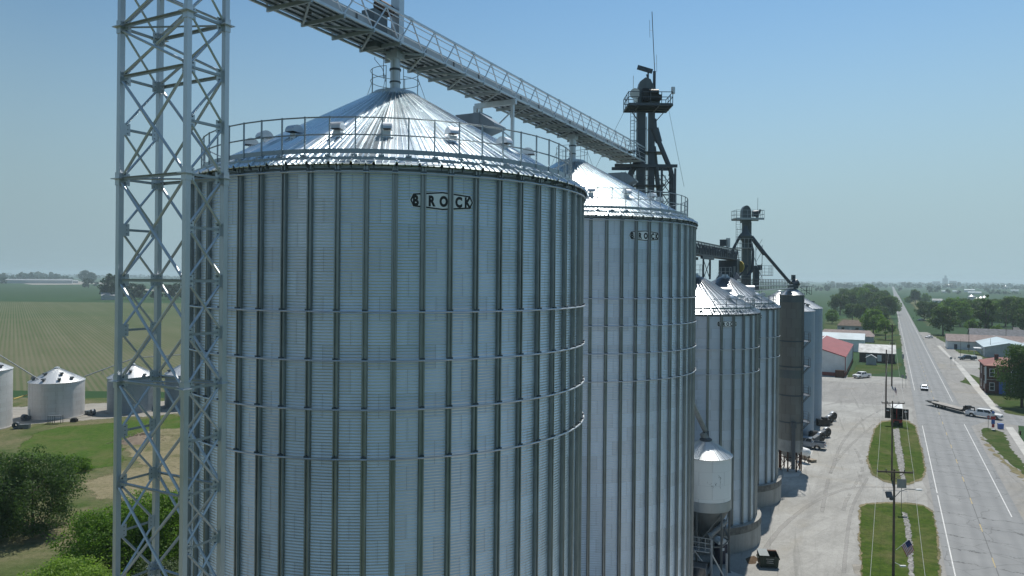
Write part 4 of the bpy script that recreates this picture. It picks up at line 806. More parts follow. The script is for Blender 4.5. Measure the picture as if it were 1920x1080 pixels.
# ---------------------------------------------------------------- white hopper tank, its auger and the loading stand
HC=Vector((20.05,73.2,0)); RH=2.55
ht=thing('hopper_tank','white round hopper tank with ribbed metal cone roof on steel legs','hopper tank',tuple(HC))
mb=MB(); mb.lathe([(RH,7.75),(RH,12.05)],48); mb.build('shell','white_tank_wall',ht,True)
mb=MB(); mb.lathe([(RH+.03,6.85),(RH+.03,7.75)],48); mb.lathe([(RH+.05,6.80),(RH+.05,6.92)],48); mb.build('grey_band','galvanized_dull',ht,True)
mb=MB(); mb.lathe([(.35,3.1),(RH,6.85)],36); mb.build('hopper_cone','weathered_steel',ht,True)
ribbed_roof(RH+.16,12.05,.45,13.55,24,.03,.05).build('roof','tank_roof',ht)
mb=MB(); mb.lathe([(.62,13.45),(.62,13.62),(.3,13.8)],18); mb.box((0,0,14.1),(.5,.5,.7)); mb.build('peak_cap','dark_steel',ht)
mb=MB(); g=random.Random(9)
for k in range(30):
    col=g.random(); a0=(.32+g.gauss(0,.035)) if col<.55 else (.02+g.gauss(0,.13)); z=(9.95+g.gauss(0,.36)) if col<.55 else (9.55+g.gauss(0,.2)); w,h=g.uniform(.015,.06),g.uniform(.02,.10)
    mb.add([((RH+.006)*sin(a0+k_*w/RH*.5),-(RH+.006)*cos(a0+k_*w/RH*.5),z+l*h) for k_,l in((-1,-1),(1,-.7),(.8,.9),(-.7,1))],[(0,1,2,3)])
mb.build('peeled_paint','dark_steel',ht)
for k in range(6):
    a=2*pi*k/6+.45; x,y=(RH-.12)*sin(a),-(RH-.12)*cos(a); mb=MB(); mb.beam((x,y,0),(x,y,6.85),.18,.18); mb.box((x,y,.03),(.4,.4,.06)); mb.build('leg','weathered_steel',ht)
    b_=a+2*pi/6; mb=MB(); mb.beam((x,y,3.4),((RH-.12)*sin(b_),-(RH-.12)*cos(b_),6.6),.08,.08); mb.beam((x,y,3.3),((RH-.12)*sin(b_),-(RH-.12)*cos(b_),3.3),.1,.1); mb.build('leg_brace','weathered_steel',ht)
mb=MB(); q=A(1296,753,71.5); mb.path([q,HC+Vector((-.05,0,14.4))],.26,10); mb.tube(HC+Vector((-.3,0,14.2)),HC+Vector((0,0,13.7)),.4,10); part(mb,'fill_spout','pipe_grey',ht)
mb=MB(); a_=A(1333,1003,71.3); b_=A(1361,977,72.0); mb.path([a_,b_],.26,10); mb.tube(A(1327,1006,71.2),a_,.36,10); mb.box(A(1350,978,72.3),(.5,.4,.5)); part(mb,'unloading_auger','pipe_grey',ht)
ls=thing('loading_stand','grey railed loading platform under the white hopper tank','loading platform',tuple(HC+Vector((-1.5,-2.3,0))))
p=[A(1298,1032,70.4),A(1339,1037,70.0)]; zf=p[1].z
p=[Vector((17.6,70.9,zf)),Vector((19.85,70.0,zf))]
mb=MB(); mb.beam(p[0]+Y_*.5,p[1]+Y_*.5,1.0,.09); part(mb,'deck','galvanized_dull',ls)
mb=MB(); railing(mb,p,1.35,(.3,.65),.6,.03); railing(mb,[p[1],p[1]+Vector((.25,1.0,0))],1.35,(.3,.65),.6,.03); part(mb,'railing','galvanized_dull',ls)
for q,qz in((p[1],1.35),(p[0],.0),(p[1]+Vector((1.6,.4,0)),-.2)): mb=MB(); mb.beam(Vector((q.x,q.y,0)),Vector((q.x,q.y,zf+qz)),.17,.17); part(mb,'leg','galvanized_dull',ls)
mb=MB(); mb.beam(p[1]+Vector((0,0,-.1)),Vector((p[1].x+1.6,p[1].y+.4,.2)),.12,.12); mb.beam(Vector((p[0].x,p[0].y,zf-1.1)),Vector((p[0].x+.9,p[0].y-.3,zf)),.08,.08); mb.beam(Vector((p[0].x+1.5,p[0].y-.5,zf-1.0)),Vector((p[0].x+.7,p[0].y-.3,zf)),.08,.08); part(mb,'brace','galvanized_dull',ls)
# ---------------------------------------------------------------- vehicles
def wheel_mesh(r=.39,w=.27):
    t=MB(); pr=[(r*.62,-w/2),(r*.93,-w/2),(r,-w*.32),(r,w*.32),(r*.93,w/2),(r*.62,w/2)]; P=[]; n=20
    for q,y in pr: P+=[(q*cos(2*pi*i/n),y,q*sin(2*pi*i/n)) for i in range(n)]
    t.add(P,[(k*n+i,k*n+(i+1)%n,(k+1)*n+(i+1)%n,(k+1)*n+i) for k in range(len(pr)-1) for i in range(n)])
    m=MB(); P=[]
    for q,y in((r*.62,-w*.42),(r*.5,-w*.30),(.08,-w*.34)): P+=[(q*cos(2*pi*i/n),y,q*sin(2*pi*i/n)) for i in range(n)]
    k=len(P); P2=[(x,-y,z) for x,y,z in P]
    fs=[(a*n+i,a*n+(i+1)%n,(a+1)*n+(i+1)%n,(a+1)*n+i) for a in range(2) for i in range(n)]+[tuple(range(2*n,3*n))]
    m.add(P,fs); m.add(P2,[f[::-1] for f in fs])
    return t.mesh('tyre','rubber'),m.mesh('rim','chrome')
TYRE,RIM=wheel_mesh()
def wheels(root,spots):
    for x,y in spots:
        w=place('wheel',TYRE,root,(x,y,.39)); place('rim',RIM,w)
def taper(mb,x0,x1,u0,u1,z0,z1,w0,w1,mi=0):          # cab: long at the bottom, shorter and narrower on top
    P=[(x0,-w0/2,z0),(x1,-w0/2,z0),(x1,w0/2,z0),(x0,w0/2,z0),(u0,-w1/2,z1),(u1,-w1/2,z1),(u1,w1/2,z1),(u0,w1/2,z1)]
    return mb.add(P,[(3,2,1,0),(4,5,6,7),(0,1,5,4),(1,2,6,5),(2,3,7,6),(3,0,4,7)],mi)
def bevel(o,w=.05,seg=2):
    b=o.modifiers.new('bevel','BEVEL'); b.width=w; b.segments=seg; b.limit_method='ANGLE'; b.angle_limit=rad(35); return o
def pickup(label,pos,head,paint,group='pickup trucks',cap=None,dual=False,L=6.0,two_tone=None):
    head=Vector((head[0],head[1],0)).normalized(); root=thing('pickup_truck',label,'pickup truck',(pos[0],pos[1],.02),math.atan2(head.y,head.x),group)
    f=L/2; r=-L/2; wf=f-1.0; wr=r+1.25; W2=.98
    def arch(x,top): return [(x+.50,.42),(x+.46,.66),(x+.27,.86),(x,.93),(x-.27,.86),(x-.46,.66),(x-.50,.42)]
    pr=[(f,.50),(f+.02,.95),(f-.12,1.12),(f-1.35,1.20),(f-1.45,1.22),(r+2.05,1.22),(r+2.05,.62),(r+1.8,.5)]
    pr=[(f,.46),(f+.02,.98),(f-.15,1.13),(f-1.45,1.21),(r+2.0,1.24),(r+2.0,.46)]+arch(wf,0)[::-1]
    mb=MB(); mb.ext(pr,-W2,W2); bevel(mb.build('body',paint,root),.06)
    mb=MB(); side=[(r+2.0,1.24),(r+.02,1.24),(r,.9),(r+.04,.50),(wr-.52,.46)]+arch(wr,0)[::-1]+[(r+2.0,.46)]
    for s in(-1,1): mb.ext(side,s*W2-(.08 if s>0 else 0),s*W2+(.08 if s<0 else 0))
    mb.box((r+1.0,0,.72),(2.0,1.8,.06),mi=1); mb.box((r+1.97,0,.98),(.05,1.8,.5)); mb.build('cargo_bed',[paint,'black_paint'],root)
    mb=MB(); mb.box((r+.05,0,.94),(.08,1.86,.58)); bevel(mb.build('tailgate',paint,root),.02)
    c0,c1=r+2.02,f-1.35; mb=MB(); taper(mb,c0,c1,c0+.18,c1-.85,1.21,1.92,1.86,1.52); bevel(mb.build('cab',paint,root),.05)
    # glass panes lie on the sloping cab sides
    def on(s,a0,a1,h0,h1):
        w=lambda h:(1.86+(1.52-1.86)*h)/2+.012; x=lambda a,h:(c0+(.18*h))+a*((c1-.85*h)-(c0+.18*h)); z=lambda h:1.21+.71*h
        return [(x(a,h),s*w(h),z(h)) for a,h in((a0,h0),(a1,h0),(a1,h1),(a0,h1))]
    for s in(-1,1):
        for a0,a1 in((.08,.47),(.52,.93)): mb=MB(); mb.quad(*on(s,a0,a1,.14,.86)); mb.build('window','glass_dark',root)
    fx=lambda h:c1-.85*h+.014; bx=lambda h:c0+.18*h-.014; wy=lambda h:(1.86-.34*h)/2-.09; zz=lambda h:1.21+.71*h
    mb=MB(); mb.quad((fx(.08),-wy(.08),zz(.08)),(fx(.08),wy(.08),zz(.08)),(fx(.9),wy(.9),zz(.9)),(fx(.9),-wy(.9),zz(.9))); mb.build('windscreen','glass_dark',root)
    mb=MB(); mb.quad((bx(.15),-wy(.1),zz(.15)),(bx(.15),wy(.1),zz(.15)),(bx(.85),wy(.85),zz(.85)),(bx(.85),-wy(.85),zz(.85))); mb.build('rear_window','glass_dark',root)
    for x,nm in((f+.05,'front_bumper'),(r-.08,'rear_bumper')): mb=MB(); mb.box((x,0,.56),(.18,1.9,.22)); bevel(mb.build(nm,'chrome',root),.03)
    mb=MB(); mb.box((f+.03,0,.83),(.05,1.05,.26)); mb.build('grille','black_paint',root)
    for s in(-1,1):
        mb=MB(); mb.box((f+.025,s*.76,.86),(.05,.34,.2)); mb.build('headlight','lens_clear',root); mb=MB(); mb.box((r+.0,s*.9,.98),(.06,.15,.38)); mb.build('taillight','lens_red',root)
        mb=MB(); mb.box((c1-.75,s*1.06,1.30),(.14,.2,.2)); mb.build('wing_mirror','black_paint',root)
    mb=MB(); mb.box((0,0,.62),(L-.8,1.5,.35)); mb.box((wf,0,.55),(1.1,1.86,.5)); mb.box((wr,0,.55),(1.1,1.72,.5)); mb.build('underbody','black_paint',root)
    wheels(root,[(wf,-.86),(wf,.86),(wr,-.86 if not dual else -.98),(wr,.86 if not dual else .98)])
    if dual:
        for s in(-1,1): mb=MB(); mb.lathe([(.0,0)],3) if False else None; mb.ext([(wr+.62,.62),(wr+.5,.98),(wr+.2,1.10),(wr-.2,1.10),(wr-.5,.98),(wr-.62,.62),(wr-.50,.62),(wr-.40,.86),(wr,.96),(wr+.40,.86),(wr+.50,.62)],s*.98,s*1.18); mb.build('wheel_fender',paint,root)
    if cap: mb=MB(); taper(mb,r+.05,r+2.0,r+.15,r+1.98,1.24,1.86,1.86,1.55); bevel(mb.build('bed_cap',cap,root),.05)
    return root
pickup('white pickup parked on the gravel by the red-roofed shed',(G(1605.4,709.6)+G(1626.8,707.6))/2,(-.88,-.47),'car_white',L=6.3)
tp=(G(1823,780)+G(1867,786.5))/2; th_=Vector((.66,-.75,0)).normalized()
TRK=pickup('white dual-wheel pickup pulling the flatbed trailer across the junction',tp,th_,'car_white',dual=True,L=6.7)
pickup('dark blue pickup with pale bed cap, parked before the long low building',G(1814,675),(-1,.12),'car_navy',cap='off_white')
pickup('silver pickup backed in under the smooth bins beside the round fans',Vector((53.1,127.6)),(-.86,.5),'car_silver')
pickup('grey pickup half hidden behind the second huge bin, at the loading platform',Vector((18.62,70.1)),(-.33,-.94),'car_grey',L=5.6)
def car(label,pos,head,paint,group='cars'):
    head=Vector((head[0],head[1],0)).normalized(); root=thing('car',label,'car',(pos[0],pos[1],.02),math.atan2(head.y,head.x),group)
    a=lambda x:[(x+.44,.32),(x+.40,.52),(x+.2,.70),(x-.2,.70),(x-.40,.52),(x-.44,.32)]
    pr=[(2.3,.35),(2.34,.62),(2.2,.78),(1.2,.92),(-1.6,.98),(-2.3,.92),(-2.36,.6),(-2.3,.35)]+a(-1.4)[::-1]+a(1.42)[::-1]
    mb=MB(); mb.ext(pr,-.9,.9); bevel(mb.build('body',paint,root),.08,3)
    mb=MB(); taper(mb,-1.75,1.25,-.95,.25,.93,1.45,1.66,1.2); bevel(mb.build('cabin',paint,root),.08,3)
    mb=MB(); mb.quad((1.20,-.70,.99),(1.20,.70,.99),(.30,.54,1.41),(.30,-.54,1.41)); mb.build('windscreen','glass_dark',root)
    mb=MB(); mb.quad((-1.72,.70,.99),(-1.72,-.70,.99),(-1.0,-.54,1.41),(-1.0,.54,1.41)); mb.build('rear_window','glass_dark',root)
    for s in(-1,1):
        mb=MB(); mb.quad((1.0,s*.835,1.0),(-.2,s*.84,1.0),(-.3,s*.665,1.37),(.22,s*.665,1.37)); mb.quad((-.28,s*.84,1.0),(-1.5,s*.835,1.0),(-.98,s*.665,1.37),(-.38,s*.665,1.37)); mb.build('side_window','glass_dark',root)
        mb=MB(); mb.box((2.27,s*.66,.68),(.1,.36,.15)); mb.build('headlight','lens_clear',root); mb=MB(); mb.box((-2.31,s*.66,.78),(.1,.36,.14)); mb.build('taillight','lens_red',root)
        mb=MB(); mb.box((.75,s*.96,.98),(.14,.16,.12)); mb.build('wing_mirror',paint,root)
    mb=MB(); mb.box((2.33,0,.47),(.06,1.5,.24)); mb.build('grille','black_paint',root)
    mb=MB(); mb.box((0,0,.42),(4.2,1.6,.3)); mb.build('underbody','black_paint',root)
    for o in [place('wheel',TYRE,root,(x,y,.33)) for x in(-1.4,1.42) for y in(-.78,.78)]: o.scale=(.85,.85,.85); place('rim',RIM,o)
    return root
car('silver car driving toward the junction on the highway',G(1733,731),-RD,'car_silver'); car('white car parked nose-in on the roadside by the sidewalk end',G(1742,634),(-.9,-.5),'car_white'); car('white car parked in a far drive below the roadside trees',G(1727,601),(-.95,.3),'car_white')
# gooseneck flatbed
dk=Vector((.10,-.995,0)).normalized(); hitch=tp-th_*1.75
fb=thing('flatbed_trailer','long empty gooseneck flatbed trailer with dark frame and pale wooden deck','trailer',(hitch.x,hitch.y,0),math.atan2(dk.y,dk.x))
mb=MB(); mb.box((-8.3,0,1.02),(10.6,2.5,.06)); mb.build('deck','deck_wood',fb)
mb=MB()
for s in(-1,1): mb.box((-8.3,s*1.27,.92),(10.6,.06,.24)); mb.box((-8.0,s*.5,.72),(10.2,.14,.42))
for k in range(12): mb.box((-3.3-k*.92,0,.86),(.08,2.4,.14))
mb.box((-14.1,0,.98),(1.1,2.5,.14)); mb.build('frame','black_paint',fb)
mb=MB()
for s in(-1,1): mb.beam((-3.1,s*.5,.9),(-2.2,s*.45,1.9),.16,.3); mb.beam((-2.25,s*.45,1.85),(-.3,s*.12,1.9),.16,.3)
mb.box((-2.4,0,1.45),(.5,1.5,.9)); mb.beam((-.1,0,1.95),(-.1,0,1.15),.16,.16); mb.box((-2.0,0,1.95),(.6,1.2,.3)); mb.build('gooseneck','black_paint',fb)
for x in(-10.6,-11.6):
    for y in(-.95,.95): w=place('wheel',TYRE,fb,(x,y,.39)); place('rim',RIM,w)
for s in(-1,1):
    mb=MB(); mb.box((-11.1,s*1.0,.9),(2.3,.5,.05)); mb.build('fender','black_paint',fb); mb=MB(); mb.box((-13.6,s*.9,1.15),(1.3,.5,.09)); mb.build('loading_ramp','black_paint',fb)
    mb=MB(); mb.box((-14.66,s*.95,.92),(.04,.4,.12)); mb.build('taillight','lens_red',fb)
# box truck with its doors swung open
tb=G(1681,797); bt=thing('box_truck','dark box truck on the grass with both rear doors swung wide open','truck',(tb.x,tb.y,.02),math.atan2(RD.y,RD.x))
mb=MB(); mb.box((1.8,1.02,2.55),(6.6,.06,2.3)); mb.box((1.8,-1.02,2.55),(6.6,.06,2.3)); mb.box((5.1,0,2.55),(.06,2.0,2.3)); mb.box((1.8,0,1.42),(6.6,2.0,.08)); mb.box((1.8,0,3.72),(6.7,2.14,.07),mi=1); mb.build('cargo_box',['black_paint','off_white'],bt)
for s in(-1,1):
    mb=MB(); mb.box((-1.55,s*1.62,2.6),(.06,1.06,2.15)); mb.box((-1.59,s*1.62,3.1),(.02,.5,.3),mi=1); mb.build('rear_door',['black_paint','flag_white'],bt)
    mb=MB(); mb.box((-1.62,s*1.62,2.98),(.02,.5,.07)); mb.build('door_stripe','red_paint',bt)
    mb=MB(); mb.box((-1.64,s*.72,1.12),(.10,.34,.16)); mb.build('taillight','lens_red',bt)
    mb=MB(); mb.box((-1.6,s*.8,.65),(.03,.55,.6)); mb.build('mud_flap','black_paint',bt)
mb=MB(); mb.box((-.6,0,2.5),(.06,.16,2.1)); mb.box((-1.6,0,1.30),(.16,2.1,.16)); mb.box((-1.62,0,.95),(.12,1.9,.3)); mb.build('rear_frame','red_paint',bt)
mb=MB(); mb.ext([(1.45,1.0),(2.0,1.35),(2.05,1.6),(.5,1.6),(.0,1.2),(.0,1.0)],.72,1.08); mb.ext([(1.45,1.0),(2.0,1.35),(2.05,1.6),(.5,1.6),(.0,1.2),(.0,1.0)],-1.08,-.72); mb.build('wheel_fender','off_white',bt)
mb=MB(); mb.ext([(5.2,.7),(7.2,.7),(7.25,1.35),(6.6,1.5),(6.3,2.45),(5.25,2.5)],-1.0,1.0); bevel(mb.build('cab','red_paint',bt),.06)
mb=MB(); mb.quad((6.62,-.85,1.55),(6.62,.85,1.55),(6.34,.8,2.36),(6.34,-.8,2.36)); mb.build('windscreen','glass_dark',bt)
mb=MB(); mb.box((2.5,0,.95),(8.4,.9,.3)); mb.build('chassis','black_paint',bt)
for x in(-.3,.65,6.4):
    for y in(-.82,.82): w=place('wheel',TYRE,bt,(x,y,.46)); w.scale=(1.18,1.3,1.18); place('rim',RIM,w)
# ---------------------------------------------------------------- poles, wires, flags, signs
def pole(label,pos,h,arms=(),light=None,r=.135):
    root=thing('utility_pole',label,'utility pole',(pos.x,pos.y,0),0,'utility poles along the highway'); mb=MB(); mb.tube((0,0,-.2),(0,0,h),r,12,r*.68); mb.build('shaft','wood_pole',root)
    for z,L,az in arms:
        a=Vector((cos(az),sin(az),0)); mb=MB(); mb.beam(-a*L/2+Z_*z+Vector((0,-.18,0)),a*L/2+Z_*z+Vector((0,-.18,0)),.12,.15); mb.beam(-a*L*.28+Z_*z+Vector((0,-.18,0)),Vector((0,-.12,z-.75)),.04,.04); mb.beam(a*L*.28+Z_*z+Vector((0,-.18,0)),Vector((0,-.12,z-.75)),.04,.04); mb.build('crossarm','wood_pole',root)
        for k in(-.97,-.5,.5,.97): mb=MB(); q=a*L/2*k+Z_*z+Vector((0,-.18,0)); mb.tube(q,q+Z_*.28,.06,8,.045); mb.build('insulator','weathered_steel',root)
    return root
pp=[rd(.55,72.0),rd(.45,107.5),rd(-.85,169.0),rd(.6,203.6)]
P1_=pole('tall wooden utility pole nearest the camera, with floodlight and street lamp arms',pp[0],11.0,((10.75,3.5,-.13),))
mb=MB(); mb.path([(0,-.1,8.2),(-.5,-.35,8.3)],.04,6); mb.box((-.75,-.45,8.55),(.55,.25,.6),.3,mat=Matrix.Rotation(-.5,3,'X')); mb.box((-.42,-.3,8.12),(.3,.25,.3)); mb.build('floodlight','dark_steel',P1_)
mb=MB(); mb.path([(.1,0,8.2),(.6,0,8.75),(1.3,.0,9.0),(2.2,.0,8.95)],.035,6); mb.build('lamp_arm','weathered_steel',P1_)
mb=MB(); mb.lathe([(.02,.10),(.14,.08),(.19,.0),(.16,-.10),(.0,-.12)],12); o=mb.build('lamp_head','white_paint',P1_,True); o.location=(2.5,0,8.95); o.scale=(2.0,.8,.8)
mb=MB(); mb.path([(.1,-.1,1.6),(.55,-.3,1.4)],.03,6); mb.box((.75,-.36,1.36),(.6,.16,.14)); mb.build('bracket_lamp','white_paint',P1_)
pole('wooden utility pole standing in the median in front of the box truck',pp[1],11.9,((11.6,3.3,-.13),))
pole('tilted bare wooden pole at the lot entrance left of its taller neighbour',pp[2],13.7,(),r=.2)
pole('tallest wooden utility pole, by the dark brick shop',pp[3],17.6,((17.2,2.2,-.13),(12.2,1.6,-.13)),r=.2)
pole('thin utility pole standing beside the brick house lawn',G(1858,645+25)+Vector((4,20,0)),13,(),r=.11)
pole('thin utility pole in front of the pale blue roofed building',G(1857,668),7.2,(),r=.09)
pole('thin lamp pole by the dark blue pickup',G(1801,669),7.0,(),r=.08)
pole('thin bare pole rising among the trees behind the pale blue roof',G(1886,655),20.0,(),r=.12)
def wire(label,a,b,sag,r=.014,mat='wire_pale'):
    mb=MB(); pts=[a.lerp(b,k/14)-Z_*(sag*4*(k/14)*(1-k/14)) for k in range(15)]; mb.path(pts,r,5); tag(mb.build('power_line',mat),label,'cable','overhead wires')
def arm_pt(i,s,z,L): return Vector((pp[i].x,pp[i].y,0))+Vector((cos(-.13)*L/2*s*.97,sin(-.13)*L/2*s*.97-.18,z+.28))
back=Vector((-RD.x,-RD.y,0))*38
for s,n in((-1,'left'),(1,'right')):
    wire('power line from the nearest pole to the median pole, '+('lot' if s<0 else 'highway')+' side',arm_pt(0,s,10.75,3.5),arm_pt(1,s,11.6,3.3),.5)
    wire('power line from the nearest pole out of the bottom of the view, '+('lot' if s<0 else 'highway')+' side',arm_pt(0,s,10.75,3.5),arm_pt(0,s,10.75,3.5)+back,.5)
    wire('power line from the median pole to the tallest pole, '+('lot' if s<0 else 'highway')+' side',arm_pt(1,s,11.6,3.3),arm_pt(3,s,12.2,1.6),1.2)
def flag(label,root_at,staff,L,hh,sway):
    fl=thing('flag',label,'flag',tuple(root_at)); mb=MB(); mb.tube((0,0,0),staff,.022,6); mb.build('staff','white_paint',fl)
    st=Vector(staff); ud=st.normalized(); n=16; mb=MB(); P=[]
    out=Vector((.55,-.1,-.83)).normalized()
    def pt(u,v): 
        w=sin(u*7+v*2)*.07*(.3+u)+sin(u*15)*.03; return st-ud*(v*hh)+out*(u*L)+Vector((w*.6,w,0))+Vector((sway*u*u,0,0))
    for j in range(14):
        for i in range(n+1): P.append(pt(i/n,j/13))
    fs=[];mi=[]
    for j in range(13):
        for i in range(n):
            f=(j*(n+1)+i,j*(n+1)+i+1,(j+1)*(n+1)+i+1,(j+1)*(n+1)+i); mb.add([],[]) ; fs.append(f); mi.append(1 if(j<7 and i<n*.42) else(0 if j%2==0 else 2))
    mb.v=[tuple(p) for p in P]; mb.f=fs; mb.m=mi; mb.build('cloth',['flag_red','flag_blue','flag_white'],fl,True)
fq=A(1680,1031,71.8); flag('striped red, white and blue national flag hanging from the nearest pole',fq,(1.15,-.25,1.15),1.35,1.0,-.25)
fq=A(1673.5,752,150); flag('small drooping national flag beside the crossarm of the median pole',Vector((fq.x+.15,fq.y,5.2)),(.3,0,2.6),1.6,.9,-.6)
def sign(label,pos,h,shape,mats,cat='road sign',face=None,group=None):
    face=face or Vector((0,-1,0)); rz=math.atan2(face.x,-face.y); root=thing('road_sign',label,cat,(pos.x,pos.y,0),rz,group); mb=MB(); mb.beam((0,.03,0),(0,.03,h),.06,.06); mb.build('post','weathered_steel',root)
    mb=MB()
    if shape=='oct':
        for k,(R_,y) in enumerate(((.44,-.02),(.38,-.03))): mb.add([(R_*cos(pi/8+pi/4*i),y,h-.45+R_*sin(pi/8+pi/4*i)) for i in range(8)],[tuple(range(8))],1-k)
    else: mb.box((0,-.02,h-shape[1]/2),(shape[0],.03,shape[1]))
    pl=mb.build('panel',mats,root); return root,pl
def text_on(parent,body,size,loc,mat):
    cu=bpy.data.curves.new('t','FONT'); cu.body=body; cu.size=size; cu.align_x='CENTER'; cu.align_y='CENTER'; cu.offset=.012
    o=bpy.data.objects.new('t',cu); C.objects.link(o); dg=bpy.context.evaluated_depsgraph_get(); me=bpy.data.meshes.new_from_object(o.evaluated_get(dg)); bpy.data.objects.remove(o)
    me.materials.clear(); me.materials.append(MATS[mat]); q=place('lettering',me,parent); q.location=loc; q.rotation_euler=(pi/2,0,0); return q
r_,pl=sign('red octagonal stop sign at the side street corner',G(1853,806),3.0,'oct',['red_paint','flag_white'],'stop sign'); text_on(pl,'STOP',.30,(0,-.045,2.55),'flag_white')
sign('square grey back of a sign in the gravel entrance between the medians',G(1690,962),4.4,(1.15,1.15),'sign_back',face=Vector((-.1,-1,0)))
sign('dark sign back on a post at the lot entrance, left of two',G(1692,727),3.6,(.75,.75),'sign_back',group='paired sign posts'); sign('narrow sign back on a post at the lot entrance, right of two',G(1698.5,727),3.4,(.45,.85),'sign_back',group='paired sign posts')
sign('dark road sign standing near the dark brick shop corner',G(1693,683),3.6,(.8,1.6),'sign_back'); sign('small road sign on the sidewalk strip by the parking lot',G(1783,687),3.3,(.9,.8),'sign_back'); sign('slim sign post near the parked dark blue pickup',G(1790.5,684),2.6,(.35,.5),'sign_back')
sign('sign post by the far drive on the highway verge',G(1712,603),3.0,(.6,.7),'black_paint')
# tall patriotic banner on a stand
bn=thing('feather_banner','tall red, white and blue figure-like banner on a stand by the stop sign','banner',tuple(G(1862,806))); zs=[(.5,1.2,'red_paint',.55),(1.2,2.1,'blue_paint',.75),(2.1,2.75,'red_paint',1.0),(2.75,3.3,'flag_white',.55),(3.3,3.8,'blue_paint',.5)]
mb=MB(); mb.tube((0,0,0),(0,0,3.7),.03,6); mb.box((0,0,.05),(.7,.4,.10),.3); mb.build('stand','white_paint',bn)
for a,b,m_,w in zs: mb=MB(); mb.add([(-w/2,-.05,a),(w/2,-.03,a),(w/2*.9,-.03,b),(-w/2*.9,-.05,b),(-w/2,.05,a),(w/2,.07,a),(w/2*.9,.07,b),(-w/2*.9,.05,b)],[(0,1,2,3),(7,6,5,4),(0,4,5,1),(3,2,6,7),(0,3,7,4),(1,5,6,2)]); mb.build('cloth_panel',m_,bn)
mb=MB(); mb.ext([(-.4,0),(.4,0),(.46,.95),(-.46,.95)],-.35,.35); mb.box((0,0,1.0),(1.0,.8,.10)); o=mb.build('wheeled_bin','blue_paint'); o.location=G(1876,804); tag(o,'small blue bin at the side street corner','bin')
hy=thing('fire_hydrant','stubby dark red hydrant on the corner lawn','hydrant',tuple(G(1913,815))); mb=MB(); mb.lathe([(.2,0),(.2,.08),(.13,.1),(.13,.55),(.17,.57),(.12,.72),(0,.78)],12); mb.build('barrel','rust',hy); mb=MB(); mb.tube((-.24,0,.45),(.24,0,.45),.06,8); mb.build('outlet','rust',hy)
# ---------------------------------------------------------------- yard objects
dm=G(1444,1066); du=thing('dumpster','dark green open-lidded dumpster on the gravel','dumpster',(dm.x,dm.y+.7,0),-.12)
mb=MB(); w,d,h=1.95,1.35,1.35; P=[(-w/2+.08,-d/2,.15),(w/2-.08,-d/2,.15),(w/2-.08,d/2,.15),(-w/2+.08,d/2,.15),(-w/2,-d/2-.12,h-.12),(w/2,-d/2-.12,h-.12),(w/2,d/2,h+.1),(-w/2,d/2,h+.1)]
mb.add(P,[(3,2,1,0),(0,1,5,4),(1,2,6,5),(2,3,7,6),(3,0,4,7)]); 
for x in(-.75,.75):
    for y in(-.5,.5): mb.box((x,y,.08),(.14,.14,.16))
for k in(-.6,0,.6): mb.box((k,-d/2-.09,.75),(.07,.06,1.0))
for s in(-1,1): mb.box((s*(w/2+.06),-.1,.95),(.12,.9,.16))
mb.build('container','dumpster_green',du)
mb=MB(); mb.box((-.48,.03,h+.03),(.98,1.42,.05),mat=Matrix.Rotation(.15,3,'X')); mb.build('lid','weathered_steel',du)
mb=MB(); mb.box((.48,.55,h+.08),(.96,.3,.05)); mb.build('lid','rust',du)
mb=MB()
for k,wd in enumerate((.8,.62,.7)): mb.box((.05,-d/2-.12,1.0-k*.2),(wd,.02,.07))
mb.build('faded_stencil','sign_back',du)
tl=thing('portable_toilet','dark blue portable toilet with a white domed roof, under the unloading auger','portable toilet',(21.9,75.6,0),.15); tl.location=tuple(A(1351.5,1051,75.5)); tl.location.z=0
mb=MB(); mb.box((0,0,1.1),(1.05,1.1,2.1)); bevel(mb.build('cabin','plastic_navy',tl),.05); mb=MB(); mb.ext([(-.58,2.15),(.58,2.15),(.48,2.42),(.2,2.6),(-.2,2.6),(-.48,2.42)],-.58,.58); mb.build('roof','off_white',tl)
mb=MB(); mb.box((0,-.57,1.05),(.78,.05,1.85)); mb.build('door','plastic_navy',tl); mb=MB(); mb.box((-.1,-.60,1.62),(.42,.02,.3)); mb.build('notice','flag_white',tl); mb=MB(); mb.box((.5,-.56,1.1),(.04,.04,2.0)); mb.build('corner_trim','off_white',tl)
